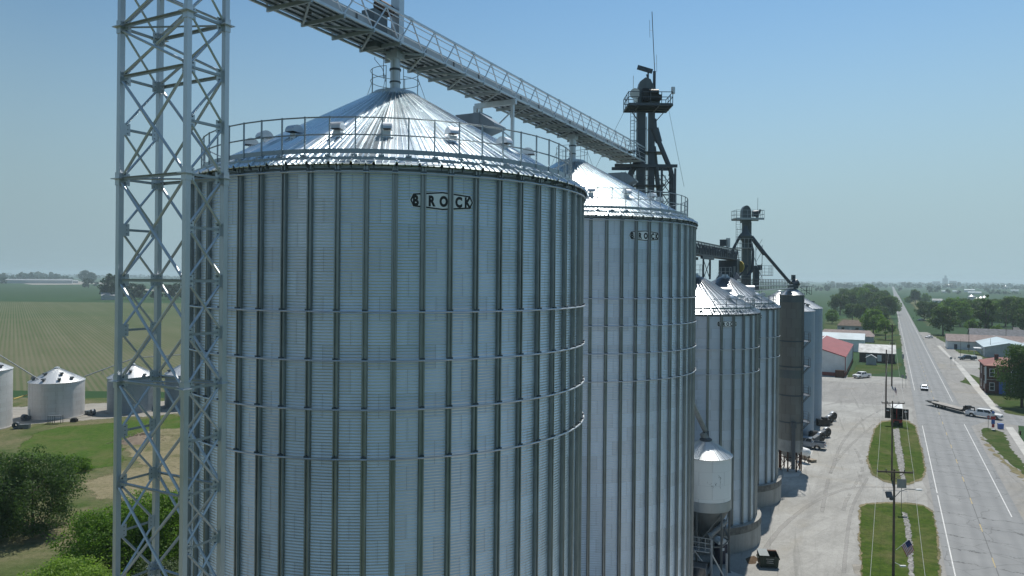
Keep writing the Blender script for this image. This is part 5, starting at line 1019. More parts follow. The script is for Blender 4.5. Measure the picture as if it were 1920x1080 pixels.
def fan(label,pos,rz,group='round aeration fans at the bin bases',dark=True,sc=1.0):
    root=thing('aeration_fan',label,'fan',(pos.x,pos.y,0),rz,group,sc); mb=MB(); n=24
    P=[]; pr=[(.35,-.42),(.78,-.42),(.85,-.30),(.85,.30),(.78,.42),(.35,.42)]
    for q,y in pr: P+=[(q*cos(2*pi*i/n),y,1.05+q*sin(2*pi*i/n)) for i in range(n)]
    mb.add(P,[(k*n+i,k*n+(i+1)%n,(k+1)*n+(i+1)%n,(k+1)*n+i) for k in range(5) for i in range(n)]); mb.build('housing','black_paint' if dark else 'weathered_steel',root)
    mb=MB(); P=[]
    for q,y in((.88,-.2),(.90,.0),(.90,.30),(.87,.34)): P+=[(q*cos(2*pi*i/n),y,1.05+q*sin(2*pi*i/n)) for i in range(n)]
    mb.add(P,[(k*n+i,k*n+(i+1)%n,(k+1)*n+(i+1)%n,(k+1)*n+i) for k in range(3) for i in range(n)]); mb.build('rim_band','galvanized_bright',root)
    mb=MB(); mb.tube((0,-.5,1.05),(0,.3,1.05),.22,12); mb.build('motor','dark_steel',root)
    mb=MB(); mb.ext([(-.2,.55),(-2.2,.4),(-2.2,1.0),(-.2,1.7)],-.38,.38); mb.build('duct','dark_steel',root)
    for x in(-.45,.45): mb=MB(); mb.beam((x,-.3,.0),(x,-.3,.6),.07,.07); mb.beam((x,.3,.0),(x,.3,.6),.07,.07); mb.beam((x,-.4,.04),(x,.4,.04),.07,.07); mb.build('leg_frame','dark_steel',root)
    return root
fan('round black aeration fan behind the silver pickup tail',G(1539,829),.5); fan('round black aeration fan on gravel, one step right of the silver pickup',G(1550,820),.5); fan('round black aeration fan of the farther pair, close to the smooth bin',G(1555,796),.5); fan('round black aeration fan standing farthest out on the gravel',G(1562,789),.5)
mb=MB(); mb.box((0,0,.6),(1.6,1.6,1.2)); mb.box((0,0,1.25),(1.3,.9,.3)); o=mb.build('fan_housing','black_paint'); o.location=G(1527,822); tag(o,'black boxy fan casing tucked behind the silver pickup cab','fan')
mb=MB(); mb.box((0,0,.7),(2.4,1.2,1.3)); mb.box((.3,0,1.5),(1.0,.8,.5)); o=mb.build('fan_housing','black_paint'); o.location=G(1543,798); tag(o,'black boxy fan casing between the two smooth bins','fan')
gt=thing('gas_tank','white round-ended gas tank on legs beside the dryer','gas tank',tuple(G(1506,866)),rad(20)); mb=MB(); pr=[(.02,-1.35),(.4,-1.28),(.62,-1.05),(.66,-.8),(.66,.8),(.62,1.05),(.4,1.28),(.02,1.35)]; n=18; P=[]
for q,y in pr: P+=[(q*cos(2*pi*i/n),y,1.75+q*sin(2*pi*i/n)) for i in range(n)]
mb.add(P,[(k*n+i,k*n+(i+1)%n,(k+1)*n+(i+1)%n,(k+1)*n+i) for k in range(len(pr)-1) for i in range(n)]); mb.build('vessel','white_paint',gt,True)
for y in(-.8,.8): mb=MB(); mb.beam((-.4,y,0),(-.4,y,1.4),.1,.1); mb.beam((.4,y,0),(.4,y,1.4),.1,.1); mb.build('leg','rust',gt)
pl_=thing('pallet_stack','low stack of pale pallets and a board by the concrete pad','pallets',tuple(G(1522,866)),.4)
for k in range(3): mb=MB(); mb.box((0,0,.08+k*.17),(1.1,1.1,.03)); mb.box((0,0,.01+k*.17),(1.1,.1,.11)); mb.box((0,.45,.01+k*.17),(1.1,.1,.11)); mb.box((0,-.45,.01+k*.17),(1.1,.1,.11)); mb.build('pallet','wood_pallet',pl_)
mb=MB(); mb.box((.3,1.7,.35),(1.0,1.2,.7)); mb.build('crate','wood_pallet',pl_)
# small bins' own kit on the field side
def auger(label,a,b,r=.12,mat='pipe_grey',posts=()):
    root=thing('auger_pipe',label,'auger',tuple(a)); mb=MB(); mb.tube(a,b,r,8); part(mb,'tube',mat,root)
    for t in posts:
        p=Vector(a).lerp(Vector(b),t); mb=MB(); mb.beam((p.x-.25,p.y,p.z-1.1),(p.x,p.y,p.z),.06,.06); mb.beam((p.x+.25,p.y,p.z-1.1),(p.x,p.y,p.z),.06,.06); part(mb,'bracket','pipe_grey',root)
    return root
auger('grey auger pipe slanting down onto the streaked small bin',A(-90,610,150),A(74,712,146.5),posts=(.98,))
auger('grey auger pipe rising from the streaked small bin to the dark one',A(158,706,149),A(253,671,157),posts=(.98,.35)); auger('grey auger pipe running on from the dark small bin peak',A(253,671,157),A(352,664,163),.10,posts=(.55,))
auger('yellow auger pipe leaning between the two leftmost small bins',A(26,748,146),A(58,738,150),.13,'machine_yellow')
def blower(label,pos,rz):
    root=thing('blower',label,'fan',(pos.x,pos.y,0),rz,'blowers beside the small bins'); mb=MB(); n=16; P=[]
    for q,y in((.25,-.35),(.6,-.35),(.6,.35),(.25,.35)): P+=[(q*cos(2*pi*i/n),y,.72+q*sin(2*pi*i/n)) for i in range(n)]
    mb.add(P,[(k*n+i,k*n+(i+1)%n,(k+1)*n+(i+1)%n,(k+1)*n+i) for k in range(3) for i in range(n)]); mb.build('housing','dark_steel',root); mb=MB(); mb.box((1.0,0,.5),(1.4,.6,.6)); mb.box((1.9,0,.45),(.9,.9,.8)); mb.build('duct','weathered_steel',root); mb=MB(); mb.box((.3,0,.06),(1.4,1.0,.12)); mb.build('skid','dark_steel',root); return root
blower('dark blower between the two leftmost small bins',G(46,789),1.2); blower('dark blower low beside the taller pale bin',G(30,804),.2); blower('dark blower on the gravel right of the streaked bin',G(174,779),2.6)
mb=MB(); mb.box((0,0,1.55),(2.6,1.0,.08)); [mb.beam((x,y,0),(x,y,1.55),.08,.08) for x in(-1.2,-.4,1.2) for y in(-.4,.4)]; o=mb.build('service_stand','weathered_steel'); o.location=G(104,794); o.rotation_euler=(0,0,.1); tag(o,'small grey metal stand in front of the streaked bin','stand')
mb=MB(); mb.box((0,0,.3),(1.2,.8,.6)); mb.box((0,0,.68),(.8,.6,.16)); o=mb.build('equipment_box','black_paint'); o.location=G(139,791); tag(o,'low black box on the gravel by the streaked bin','box')
mb=MB(); mb.box((0,0,1.2),(1.0,.5,1.6)); mb.box((0,0,.2),(1.2,.7,.4)); o=mb.build('control_cabinet','weathered_steel'); o.location=G(80,779)+Vector((0,-.6,0)); tag(o,'grey control cabinet against the streaked bin wall','cabinet')
# ---------------------------------------------------------------- buildings
def house(label,pos,az,L,Wd,eave,ridge,wall,roof,name='house',ov=.4,opens=(),hip=0.0,trim=None,cat='house',group=None,base=None):
    # pos: middle of the near gable foot; ridge runs along compass heading az; opens: (face,s,z,w,h,mat,name); faces near/far/right/left
    root=thing(name,label,cat,(pos[0],pos[1],0),pi/2-az,group); w=Wd/2
    mb=MB(); mb.add([(0,-w,0),(0,w,0),(0,w,eave),(0,0,ridge) if not hip else (0,0,eave),(0,-w,eave),(L,-w,0),(L,w,0),(L,w,eave),(L,0,ridge) if not hip else (L,0,eave),(L,-w,eave)],[(0,1,2,3,4),(9,8,7,6,5),(0,4,9,5),(2,1,6,7)]); mb.build('wall',wall,root)
    mb=MB(); th=.14; sl=(ridge-eave)/w; e=w+ov; ze=eave-ov*sl+.03
    for s in(-1,1):
        a=[(-ov,s*e,ze),(L+ov,s*e,ze),(L+ov-hip,0,ridge+.03),(-ov+hip,0,ridge+.03)]; b_=[(x,y,z+th) for x,y,z in a]
        mb.add(a+b_,[(0,1,2,3),(7,6,5,4),(0,4,5,1),(1,5,6,2),(2,6,7,3),(3,7,4,0)])
    if hip:
        for x0,x1 in((-ov,-ov+hip),(L+ov,L+ov-hip)): mb.add([(x0,-e,ze+th),(x0,e,ze+th),(x1,0,ridge+.03+th),(x0,-e,ze),(x0,e,ze)],[(0,1,2),(3,4,1,0)])
    mb.build('roof',roof,root)
    if trim:
        mb=MB(); mb.beam((-ov,0,ridge+.2),(L+ov,0,ridge+.2),.35,.06); mb.build('ridge_cap',trim[1],root)
        mb=MB()
        for x in(-.03,L+.03):
            for s in(-1,1): mb.box((x,s*(w+.02),eave/2),(.22,.22,eave)); mb.beam((x-.02,s*w,eave+.0),(x-.02,0,ridge+.0),.10,.25)
        if base: mb.box((L/2,-w-.03,base/2),(L,.06,base)); mb.box((-.03,0,base/2),(.06,Wd,base)); mb.box((L/2,w+.03,base/2),(L,.06,base))
        mb.build('trim',trim[0],root)
    for face,s,z,ww,hh,m_,nm in opens:
        mb=MB(); t_=.05 if nm!='door' else .09
        if face=='near': c=(-.045,-s,z); d_=(t_,ww,hh)
        elif face=='far': c=(L+.045,-s,z); d_=(t_,ww,hh)
        else: c=(s,(w+.045)*(-1 if face=='right' else 1),z); d_=(ww,t_,hh)
        fr=MB(); fr.box(c,tuple(k*1.0+(.16 if k!=t_ else .02) for k in d_)); f=fr.build(nm,'off_white' if nm!='door' else m_,root); mb.box(c,tuple(k if k!=t_ else k+.06 for k in d_)); mb.build('pane' if nm=='window' else 'leaf',m_,f)
    return root
cn=G(1584.7,706.3); near=Vector((cn.x,cn.y))-Vector((RN.x,RN.y))*9.2
house('large white metal shed with dark red roof and trim at the lot edge',near,RAZ,50,18.4,6.1,8.9,'off_white','red_roof','metal_shed',.25,[('near',-1.0,2.3,4.4,4.4,'white_paint','door'),('near',-6.0,2.3,4.2,4.4,'white_paint','door')],trim=('red_roof','off_white'),cat='shed',base=1.1)
mb=MB(); mb.box((0,0,1.1),(2.6,1.4,2.2)); mb.box((0,-.73,1.3),(1.8,.06,1.4)); o=mb.build('equipment_crate','rust'); o.location=G(1574.5,707.5); o.rotation_euler=(0,0,-RAZ); tag(o,'brown boxy heater crate against the white shed front','crate')
house('white building with pale blue flat-pitched roof right behind the red-roofed shed',Vector((151,305))-Vector((RN.x,RN.y))*0,RAZ-pi/2,38,13,5.0,7.2,'white_paint','pale_blue_roof','metal_shed',.3,[],cat='shed')
h1=Vector((131.5,262)); bw=11.6
house('dark brick shop with a light ribbed metal roof beside the highway',Vector((131.0,268)),RAZ+pi/2,11.6,9.5,3.6,6.2,'dark_brick','light_metal_roof','shop',.35,[('right',2.9,1.7,1.25,2.2,'off_white','window'),('right',6.6,1.7,1.25,2.2,'off_white','window')],cat='shop')
house('tiny grey garden shed next to the dark brick shop',Vector((128.3,254.2)),RAZ,3.0,3.2,2.4,3.4,'grey_siding','light_metal_roof','garden_shed',.2,[('near',0,1.1,.9,1.9,'grey_siding','door')],cat='shed')
house('grey house with brown hipped roof between the roadside trees',Vector((196,428)),RAZ+pi/2,15,13,3.4,6.4,'grey_siding','brown_shingle',opens=[('right',3,1.8,1.6,1.3,'glass_dark','window'),('right',10.5,1.8,1.8,1.3,'glass_dark','window'),('right',7,1.2,1.0,2.1,'off_white','door')],hip=3.0)
house('long low house with weathered tan-brown roof behind the pale blue roof',Vector((157,362)),RAZ+pi/2,24,12,2.8,5.2,'grey_siding','pink_shingle',opens=[('right',4,1.5,1.5,1.2,'glass_dark','window'),('right',17,1.5,1.5,1.2,'glass_dark','window')],hip=2)
house('tan cottage glimpsed just past the smooth bins',Vector((161,400)),RAZ+pi/2,11,10,3.2,6.0,'grey_siding','pink_shingle',opens=[('right',5,1.7,1.5,1.2,'glass_dark','window')])
# right of the highway
house('long low grey-white building with a dull pink shingle roof',Vector((197,323)),RAZ+pi/2,34,12,3.6,6.2,'off_white','pink_shingle',opens=[('right',8,1.6,1.0,1.4,'glass_dark','window'),('right',13,1.6,1.0,1.4,'glass_dark','window'),('right',3.2,1.1,1.0,2.1,'plastic_navy','door')])
house('grey roofed house tucked behind the long low building',Vector((226,352)),RAZ+pi/2,26,12,3.6,6.9,'grey_siding','grey_shingle',opens=[('right',5,1.8,1.2,1.3,'glass_dark','window')])
gc=G(1846,669.4); near=Vector((gc.x,gc.y))+Vector((RN.x,RN.y))*8.0
PB=house('wide grey gable-ended building with a pale blue metal roof',near,RAZ,46,16,3.9,5.8,'grey_siding','pale_blue_roof','metal_building',.35,[('left',6,1.4,1.2,1.0,'glass_dark','window'),('left',12,1.1,1.0,2.1,'off_white','door'),('near',0,4.7,.5,.5,'glass_dark','window')],cat='building')
mb=MB(); mb.box((10,9.3,2.75),(5.5,3.0,.14)); mb.build('porch_roof','white_paint',PB)
for x in(7.6,12.4): mb=MB(); mb.beam((x,10.6,0),(x,10.6,2.7),.14,.14); mb.build('porch_post','white_paint',PB)
house('second pale blue roofed wing standing right of the gable-ended building',near+Vector((RN.x,RN.y))*16.5+Vector((RD.x,RD.y))*9,RAZ,40,16,3.9,5.9,'grey_siding','light_metal_roof','metal_building',.3,[('near',2,1.5,1.4,1.0,'glass_dark','window')],cat='building')
bc=G(1848,737); BR=thing('brick_house','two-storey dark red brick house with a rust red roof, behind the big corner tree','house',(bc.x,bc.y,0),pi/2-RAZ)   # x along the road, y to its left
w=13.0; L=15.0; h=7.5
mb=MB(); mb.box((L/2,-w/2,h/2),(L,w,h)); mb.box((L*.55,.12,h/2-.3),(L*.5,.3,h-.6)); mb.build('wall','red_brick',BR)
mb=MB(); mb.add([(-.4,.4,h),(L+.4,.4,h),(L+.4,-w-.4,h),(-.4,-w-.4,h),(3.2,-3.5,h+1.3),(L-3.2,-3.5,h+1.3),(L-3.2,-w+3.5,h+1.3),(3.2,-w+3.5,h+1.3),(-.4,.4,h-.25),(L+.4,.4,h-.25),(L+.4,-w-.4,h-.25),(-.4,-w-.4,h-.25)],[(0,1,5,4),(1,2,6,5),(2,3,7,6),(3,0,4,7),(4,5,6,7),(0,8,9,1),(1,9,10,2),(2,10,11,3),(3,11,8,0),(11,10,9,8)]); mb.build('roof','rusty_red_roof',BR)
mb=MB(); mb.box((-.08,.04,h*.66),(.3,.3,h*.62)); mb.build('downpipe','off_white',BR)
mb=MB(); mb.box((-.06,-w/2,3.75),(.12,w,.18)); mb.build('string_course','concrete',BR)
for y in(-1.4,-6.2,-9.2):
    for z in(5.6,1.9):
        if y==-3.9 and z<3: continue
        mb=MB(); mb.box((-.05,y,z),(.10,1.2,2.1)); f=mb.build('window','off_white',BR); mb=MB(); mb.box((-.10,y,z+.48),(.06,.9,.86)); mb.box((-.10,y,z-.48),(.06,.9,.86)); mb.build('pane','glass_dark',f); mb=MB(); mb.box((-.1,y,z-1.12),(.2,1.4,.12)); mb.build('sill','concrete',f)
for x in(3,7.5,12):
    for z in(5.6,1.9): mb=MB(); mb.box((x,.28 if 4<x<11.9 else .05,z),(1.1,.10,2.0)); f=mb.build('window','off_white',BR); mb=MB(); mb.box((x,.33 if 4<x<11.9 else .10,z),(.85,.06,1.7)); mb.build('pane','glass_dark',f)
mb=MB(); mb.box((-.07,-3.7,1.6),(.14,1.5,3.2)); mb.build('door','blue_paint',BR); mb=MB(); mb.box((L*.4,-3.0,h+1.7),(.9,.9,1.8)); mb.build('chimney','red_brick',BR)
house('small house with grey roof half hidden in the trees on the right side',Vector((262,372)),RAZ+pi/2,14,11,3.2,6.2,'off_white','grey_shingle',opens=[('right',4,1.7,1.4,1.2,'glass_dark','window')])
# field side: far shed and farmstead
fs=G(172,562); house('lone grey shed standing in the far field beside tall trees',Vector((fs.x+9,fs.y+3)),rad(60),17,12,5.0,8.0,'grey_siding','light_metal_roof','field_shed',.4,[('near',0,2.1,5,4.0,'black_paint','door')],cat='shed')
far_b=[(0,531,58,16,9,'pale_gravel','long pale low warehouse at the far farmyard, cut by the photo edge'),(85,530,18,10,7,'off_white','small white far farmyard building right of the long warehouse'),(112,529.5,22,9,8,'off_white','white far farmyard hall beyond the parked machinery'),(133,530.5,15,8,6,'light_metal_roof','grey far farmyard shed at the right end of the yard')]
for px,py,L_,W_,e_,m_,lb in far_b:
    p=G(px,py); house(lb,Vector((p.x,p.y)),rad(62),L_*(3.0 if px==0 else 1.3),W_*1.5,e_,e_+3,'off_white' if px else 'grey_siding','light_metal_roof','farm_building',.3,[('right',L_*.5,2.4,4.5,4.2,'grey_siding','door')],cat='farm building')
sheet('far_yard',[G(45,532),G(70,528.5),G(150,527.5),G(190,532),G(150,533.5),G(60,534)],.010,'pale_gravel',2,30)
sheet('far_road',[G(170,530),G(185,529.5),G(350,552),G(330,552)],.012,'pale_gravel')
for px,py,L_,W_,e_,lb in((1765,548.5,30,14,6,'far white farm shed with a bright roof, left of the longer pair'),(1808,547.5,60,22,10,'far long white barn, upper of two stacked roofs on the right'),(1815,551,65,16,6,'far long white barn, lower of two stacked roofs on the right'),(1786,548,40,14,5,'far low pale barn between the two white farm groups'),(1895,546.5,50,14,6,'far low pale shed at the right edge of the plain'),(1748,567,22,10,5,'small grey barn behind the lone roadside tree')):
    p=G(px,py); k_=.42 if px!=1748 else .55; e_=e_*.6; house(lb,Vector((p.x,p.y)),RAZ+pi/2,L_*k_,W_*k_,e_,e_+2.2,'white_paint','pale_blue_roof' if px!=1748 else 'light_metal_roof','barn',.4,[('right',L_*k_*.4,e_*.42,3,e_*.75,'grey_siding','door')],cat='barn')
for px,py,r_,zw,lb in((1821.5,569,4.5,9.5,'far silver grain bin with a pointed roof, leftmost of the cluster behind the trees'),(1832,570,4.2,6.5,'far short silver grain bin second in the cluster behind the trees'),(1839,569.5,4.4,7.5,'far silver grain bin third in the cluster behind the trees'),(1845.5,569,4.4,8.0,'far silver grain bin rightmost in the cluster behind the trees'),(1870.5,541.8,9,12,'distant white bin, left of two on the plain'),(1884.5,542,9,12,'distant white bin, right of two on the plain'),(1778.5,539,9,12,'distant single white bin before the far tree belt')):
    p=G(px,py); plain_bin(lb,(p.x,p.y,0),r_,zw,zw+r_*.62,'white_tank_wall' if r_>8 else 'small_bin_wall',roof='old_bin_roof',nrib=18,group='far grain bins on the plain')
ep=G(1772,535.5); ge=thing('grain_elevator','hazy grain elevator block on the horizon beyond the plain','grain elevator',(ep.x,ep.y,0),-.4); 
for x,h_,w_ in((-55,30,44),(0,52,30),(48,34,40),(80,26,24)): mb=MB(); mb.box((x,0,h_/2),(w_,34,h_)); mb.build('silo_block','grey_siding',ge)
mb=MB(); mb.box((2,0,60),(12,14,24)); mb.build('head_house','grey_siding',ge)
# ---------------------------------------------------------------- trees and shrubs
def crown_mesh(name,mat,h,r,lobes,n,leaf,seed,low=.15,squash=1.0,open_=.0,mono=False):
    g=np.random.default_rng(seed); cs=[]
    for i in range(lobes):                           # clumps fill an uneven ovoid
        a=g.uniform(0,2*pi); t=g.uniform(low,1.0)**.9; prof=np.sqrt(max(.02,1-((t-.48)/.56)**2)); q=g.uniform(.25,1.0)**.6*r*prof*g.uniform(.75,1.12)
        ex=1.22 if g.uniform()<.16 else 1.0; q*=ex
        cs.append((q*cos(a),q*sin(a)*squash,t*h*(1.0 if ex==1 else min(1.1,g.uniform(.95,1.12))),r*g.uniform(.17,.40)*(.75+.4*prof)*(1 if ex==1 else .6)))
    cs=np.array(cs); per=np.maximum(8,(n*cs[:,3]**2/np.sum(cs[:,3]**2)).astype(int)); P=[];Nn=[]
    for (x,y,z,cr),k in zip(cs,per):
        d_=g.normal(size=(k,3)); d_/=np.linalg.norm(d_,axis=1)[:,None]; rr=cr*g.uniform(.35,1.08,size=(k,1))**.55; pts=np.array([x,y,z])+d_*rr*np.array([1,1,.78]); P.append(pts); nn=d_*.8+g.normal(size=(k,3))*.55+np.array([0,0,.35]); Nn.append(nn/np.linalg.norm(nn,axis=1)[:,None])
    P=np.concatenate(P);Nn=np.concatenate(Nn); keep=P[:,2]>h*.06; P=P[keep];Nn=Nn[keep]; k=len(P)
    u=np.cross(Nn,g.normal(size=(k,3))); u/=np.linalg.norm(u,axis=1)[:,None]; v=np.cross(Nn,u); s=leaf*g.uniform(.6,1.35,size=(k,1))
    V=np.stack([P-u*s*.5,P+v*s*.34,P+u*s*.62,P-v*s*.34],1).reshape(-1,3)
    me=bpy.data.meshes.new(name); me.vertices.add(4*k); me.vertices.foreach_set('co',V.ravel()); me.loops.add(4*k); me.loops.foreach_set('vertex_index',np.arange(4*k)); me.polygons.add(k); me.polygons.foreach_set('loop_start',np.arange(k)*4); me.polygons.foreach_set('loop_total',np.full(k,4)); me.update(); me.materials.append(MATS[mat]); return me,cs
def trunk_mesh(name,h,r,cs,seed,n=9):
    g=random.Random(seed); mb=MB(); fork=Vector((g.uniform(-.2,.2),g.uniform(-.2,.2),h*.33)); mb.tube((0,0,-.2),fork,r,8,r*.72); top=Vector((fork.x*1.6,fork.y*1.6,h*.72)); mb.tube(fork,top,r*.7,7,r*.25)
    idx=list(range(len(cs))); g.shuffle(idx)
    for i in idx[:n]:
        q=Vector(tuple(cs[i][:3])); b_=fork.lerp(top,g.uniform(0,.6)); m_=b_.lerp(q,.5)+Vector((0,0,-.05*h)); mb.tube(b_,m_,r*.36,6,r*.24); mb.tube(m_,q,r*.24,5,r*.08)
    return mb.mesh(name,'bark')
KIND={}
def kind(k,mat,h,r,lobes,n,leaf,seed,tr=.03,**kw):
    c,cs=crown_mesh('crown',mat,h,r,lobes,n,leaf,seed,**kw); KIND[k]=(c,trunk_mesh('trunk',h,h*tr,cs,seed),h)
kind('broad_a','leaf_dark',13,6.0,60,6500,.62,1); kind('broad_b','leaf_mid',12,5.6,55,6000,.6,2); kind('broad_c','leaf_dark',14,5.4,60,6500,.62,3,low=.22); kind('young','leaf_mid',9,3.4,36,3500,.5,4,low=.3)
kind('spire','leaf_dark',17,3.6,50,4500,.6,5,low=.06); kind('corner','leaf_mid_dark',14,5.6,80,14000,.42,6,low=.16); kind('far_a','leaf_far',15,8,40,2600,1.3,8,low=.1); kind('far_b','leaf_far',12,6,30,1800,1.2,9,low=.1)
def tree(k,label,pos,h,rz=None,group=None,wide=1.0,name='tree'):
    c,t,h0=KIND[k]; s=h/h0; root=thing(name,label,'tree',(pos[0],pos[1],0),random.uniform(0,6.28) if rz is None else rz,group,(s*wide,s*wide,s)); place('crown',c,root); place('trunk',t,root); return root
GL='trees of the dense roadside clump left of the highway'; LT='dark leafy tree in the dense clump left of the highway'
left=[(1560,607,9.0,'broad_b','rounded bushy tree beside the tan cottage, lowest at the clump corner'),(1575,590,14,'broad_a',None),(1592,584,15,'broad_c',None),(1606,580,16,'broad_a',None),(1620,582,16,'broad_b',None),(1634,586,15,'broad_a',None),(1648,590,15,'broad_c',None),(1662,597,14,'broad_a','dark tree overhanging the highway edge at the clump front'),(1583,575,16,'broad_c',None),(1610,572,17,'broad_a',None),(1640,573,17,'broad_c',None),(1628,566,18,'broad_b','tallest crown of the clump, rising at its far end'),(1604,568,15,'broad_a',None),(1637,627,13,'broad_b','bright mid green tree in front of the brown hipped roof'),(1660.5,637,10,'young','slim young tree with a bare trunk on the lawn by the highway'),(1655,578,15,'broad_a',None),(1598,601,12.5,'broad_a',None),(1613,603,12.5,'broad_c',None),(1650,608,12.5,'broad_a',None),(1672,590,12,'broad_b',None)]
for px,py,h_,k,lb in left: p=G(px,py); tree(k,lb or LT,(p.x,p.y),h_*(1.0 if py>600 else 1.28),group=None if lb else GL)
GR_='trees of the roadside clump right of the highway'; RT='dark leafy tree in the roadside clump right of the highway'
right=[(1733,601,13,'broad_a','flat-topped dark tree nearest the far drive, right of the highway'),(1752,603,13,'broad_c',None),(1768,628,14,'broad_a','big round dark tree standing at the end of the long low building'),(1785,606,15,'broad_b',None),(1800,612,14,'broad_b',None),(1812,603,15,'broad_c',None),(1826,610,15,'broad_a',None),(1847,634,19,'spire','tall dark spire-shaped conifer rising above the pale blue roof'),(1838,606,15,'broad_b',None),(1860,612,14,'broad_b',None),(1872,604,15,'broad_a',None),(1885,612,15,'broad_c',None),(1900,618,18,'broad_a','large dark tree at the right edge behind the pale blue roof'),(1922,622,18,'broad_c','large dark tree cut by the right photo edge'),(1893,600,15,'broad_b',None),(1915,603,16,'broad_a',None),(1805,596,14,'broad_c',None),(1851,598,14,'broad_a',None),(1822,630,8,'young','low bushy tree between the grey roofs right of the highway'),(1868,640,7,'young','small tree showing above the ridge of the pale blue roof'),(1775,598,13,'broad_a',None),(1945,640,18,'broad_a',None)]
for px,py,h_,k,lb in right: p=G(px,py); tree(k,lb or RT,(p.x,p.y),h_*1.12,group=None if lb else GR_)
p=G(1916,764); tree('corner','big full green tree on the corner lawn in front of the brick house',(p.x,p.y),14.0,.4,wide=.84)
for px,py,h_,k,lb in((1716,571,19,'broad_c','lone pyramid-shaped tree past the highway bend of parked cars'),(1702,570,9,'broad_b','small round tree left of the lone pyramid-shaped one'),(1735,570,13,'broad_b','tree beside the small grey barn on the plain'),(1743,549,16,'far_b','far tree standing alone, left of two before the white barns'),(1758,548.5,16,'far_b','far tree standing alone, right of two before the white barns'),(1688,546,10,'far_b','far bushy tree close to the highway on the plain'),(1532,545.5,9,'far_b','far bush left end of the row in the green field past the bins'),(1540,546,10,'far_b','far bush second in the row in the green field past the bins'),(1551,546.2,15,'far_a','far broad tree clump at the right end of the row past the bins'),(1850,548,12,'far_b','far tree by the low pale shed on the plain'),(1862,548.5,9,'far_b','far round bush on the plain right of the barns'),(1777,550.5,10,'far_b','far tree between the white farm groups'),(1798,552,9,'far_b','far dark bush below the long white barns')):
    p=G(px,py); tree(k,lb,(p.x,p.y),h_,group='scattered trees on the plain')
for px,py,h_,k,w_,lb in((209,561.5,27,'far_a',.75,'tall loose tree rising beside the lone grey field shed'),(166,540,19,'far_b',1.0,'round dark tree in front of the far farmyard road'),(160,531,36,'far_a',.9,'far pair of merged trees, left half, beyond the round dark tree'),(172,531,30,'far_a',.8,'far pair of merged trees, right half, beyond the round dark tree'),(181,537,10,'far_b',1.0,'small bush by the far farmyard road'),(200,551,12,'far_b',1.2,'bushy tree tucked left of the tall loose tree'),(226,560,17,'far_b',1.0,'first dark hedge tree right of the tall loose tree'),(246,561,18,'far_b',1.0,'second dark hedge tree seen through the lattice tower'),(262,561,17,'far_b',1.0,'third dark hedge tree seen through the lattice tower'),(300,561,18,'far_b',1.0,'fourth dark hedge tree seen through the lattice tower'),(316,561,17,'far_b',1.0,'fifth dark hedge tree seen through the lattice tower'),(334,561,18,'far_b',1.0,'last dark hedge tree before the huge bin'),(6,533,18,'far_b',1.0,'dark tree in front of the long pale warehouse')):
    p=G(px,py); tree(k,lb,(p.x,p.y),h_,group='trees along the far field edge',wide=w_)
# near shrubs at the foot of the tower
def shrub(label,pos,h,r,mat,n,leaf,seed,squash=1.0,lobes=70,name='shrub',low=.05):
    root=thing(name,label,'shrub',(pos[0],pos[1],0),0,'shrubs at the tower foot'); c,cs=crown_mesh('crown',mat,h,r,lobes,n,leaf,seed,low=low,squash=squash); place('crown',c,root); place('stems',trunk_mesh('stems',h,h*.018,cs,seed,14),root); return root
p=G(62,1000); shrub('dark round small tree at the left edge below the farm bins',(p.x,p.y),8.9,4.8,'leaf_dark',26000,.22,21,lobes=110)
p=G(-18,985); shrub('dark shrub merging with the round tree at the photo edge',(p.x,p.y),8.0,4.2,'leaf_dark',14000,.22,22)
p=G(190,1085); shrub('wide mid green shrub mass left of the tower feet',(p.x+1,p.y),6.4,4.6,'leaf_mid',26000,.2,23,lobes=90)
p=G(270,1080); shrub('tall mid green shrub seen between the tower legs',(p.x,p.y),7.6,4.6,'leaf_mid',26000,.2,24,lobes=90)
p=G(340,1080); shrub('mid green shrub between the tower and the huge bin',(p.x,p.y),8.0,4.0,'leaf_mid',18000,.2,25)
p=G(118,1190); shrub('bright yellow-green shrub at the bottom of the view',(p.x,p.y),5.2,4.2,'leaf_bright',24000,.2,26,lobes=80)
p=G(40,1180); shrub('low bright green bush at the bottom left corner',(p.x,p.y),3.4,3.0,'leaf_bright',10000,.2,27,lobes=40)
p=G(200,1180); shrub('bright green bush right of the yellow-green shrub',(p.x,p.y),4.0,3.2,'leaf_bright',12000,.2,28,lobes=50)
p=G(285,1180); shrub('pale olive bush low between the tower legs',(p.x,p.y),5.2,3.2,'leaf_olive',14000,.18,29,lobes=50)
p=G(155,882); shrub('small low bush on the mown grass edge',(p.x,p.y),1.6,1.7,'leaf_mid',3000,.2,30,lobes=20)
p=G(120,888); shrub('low bush beside the round dark tree on the grass',(p.x,p.y),2.6,2.4,'leaf_mid',5000,.2,31,lobes=26)
bp=G(262,826); mb=MB(); g=random.Random(5)
for k in range(220):
    a=g.uniform(0,2*pi); q=abs(g.gauss(0,1.6)); x,y=q*cos(a)*1.5,q*sin(a); z=max(0,1.3-q*.4)*g.random(); b_=g.uniform(0,pi); L_=g.uniform(.5,1.6); d_=Vector((cos(b_)*L_,sin(b_)*L_,g.uniform(-.3,.3))); mb.beam((x,y,z),Vector((x,y,z))+d_,.05,.05)
mb.lathe([(3.6,-.05),(2.6,.35),(1.2,.85),(.05,1.05)],18); o=mb.build('brush_pile','dirt'); o.location=bp; tag(o,'brown heap of dry brush and soil behind the tower','brush pile')
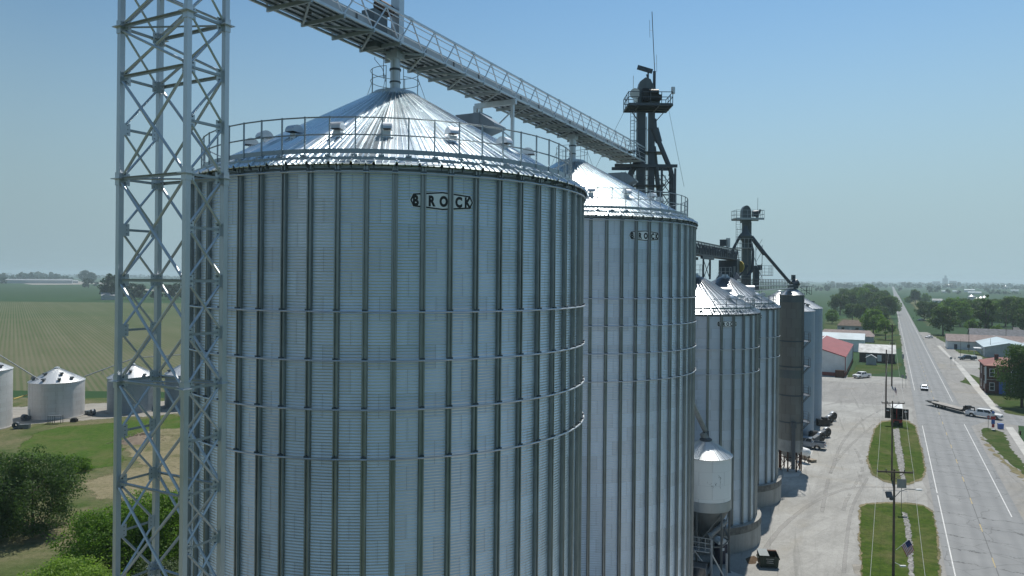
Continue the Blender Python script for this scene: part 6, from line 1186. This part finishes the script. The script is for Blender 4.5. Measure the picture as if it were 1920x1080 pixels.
# far woods: nobody could count these trees
def belt(name,spans,mat,seed):
    g=np.random.default_rng(seed); P=[]
    for (ax,ay),(bx,by),h,dep,per in spans:
        L_=math.hypot(bx-ax,by-ay); k=max(3,int(L_/per)); u=np.array([bx-ax,by-ay])/L_; nn=np.array([-u[1],u[0]])
        for i in range(k):
            c=np.array([ax,ay])+u*(L_*(i+g.uniform(-.3,.3))/k)+nn*g.uniform(-dep,dep); hh=h*g.uniform(.55,1.12)*(1+.18*sin(i*.37)); P.append((c[0],c[1],hh,per*g.uniform(.55,.95)))
    V=[];Fs=[];b=0
    ico=[]
    for x,y,hh,rr in P:
        m_=16; d_=g.normal(size=(m_,3)); d_/=np.linalg.norm(d_,axis=1)[:,None]; pts=np.array([x,y,hh*.52])+d_*np.array([rr,rr,hh*.5])*g.uniform(.7,1.05,size=(m_,1)); nn=d_+g.normal(size=(m_,3))*.4; nn/=np.linalg.norm(nn,axis=1)[:,None]; uu=np.cross(nn,g.normal(size=(m_,3))); uu/=np.linalg.norm(uu,axis=1)[:,None]; vv=np.cross(nn,uu); s=hh*.30
        V.append(np.stack([pts-uu*s,pts+vv*s*.8,pts+uu*s,pts-vv*s*.8],1).reshape(-1,3))
    V=np.concatenate(V); k=len(V)//4; me=bpy.data.meshes.new(name); me.from_pydata(V.tolist(),[],np.arange(4*k).reshape(-1,4).tolist()); me.materials.append(MATS[mat]); return tag(place(name,me),None,None,None,'stuff')
def gx(px,py): p=G(px,py); return (p.x,p.y)
belt('far_woods',[(gx(-60,526.5),gx(60,527.2),30,60,9),(gx(50,527.6),gx(138,528),24,50,9),(gx(-60,524),gx(130,525),30,80,12)],'leaf_far',41)
belt('tree_belt',[(gx(150,521.5),gx(360,523.5),17,120,13),(gx(1480,540),gx(1600,541),15,60,10),(gx(1560,539),gx(1668,540),17,60,10),(gx(1684,540),gx(1930,543),17,60,9),(gx(1690,537.5),gx(1930,540),20,120,12),(gx(1480,536),gx(1668,537.5),18,140,14),(gx(1855,551),gx(1915,552),7,8,5)],'leaf_far',42)
belt('far_horizon_woods',[((-9000,7200),(9500,7600),20,500,26),((-4000,5200),(-500,5400),18,200,20),((2600,5000),(6500,5200),20,250,20)],'leaf_far',43)
# ---------------------------------------------------------------- haze
hm=bpy.data.materials.new('haze_air'); hm.use_nodes=True; t=hm.node_tree; t.nodes.remove(t.nodes['Principled BSDF']); pv=t.nodes.new('ShaderNodeVolumePrincipled'); pv.inputs['Color'].default_value=(.76,.95,1,1); pv.inputs['Density'].default_value=.00017; pv.inputs['Anisotropy'].default_value=.2; t.links.new(pv.outputs[0],t.nodes['Material Output'].inputs['Volume']); MATS['haze_air']=hm
mb=MB(); mb.box((0,0,34),(31000,31000,70)); o=mb.build('haze','haze_air'); o['kind']='stuff'
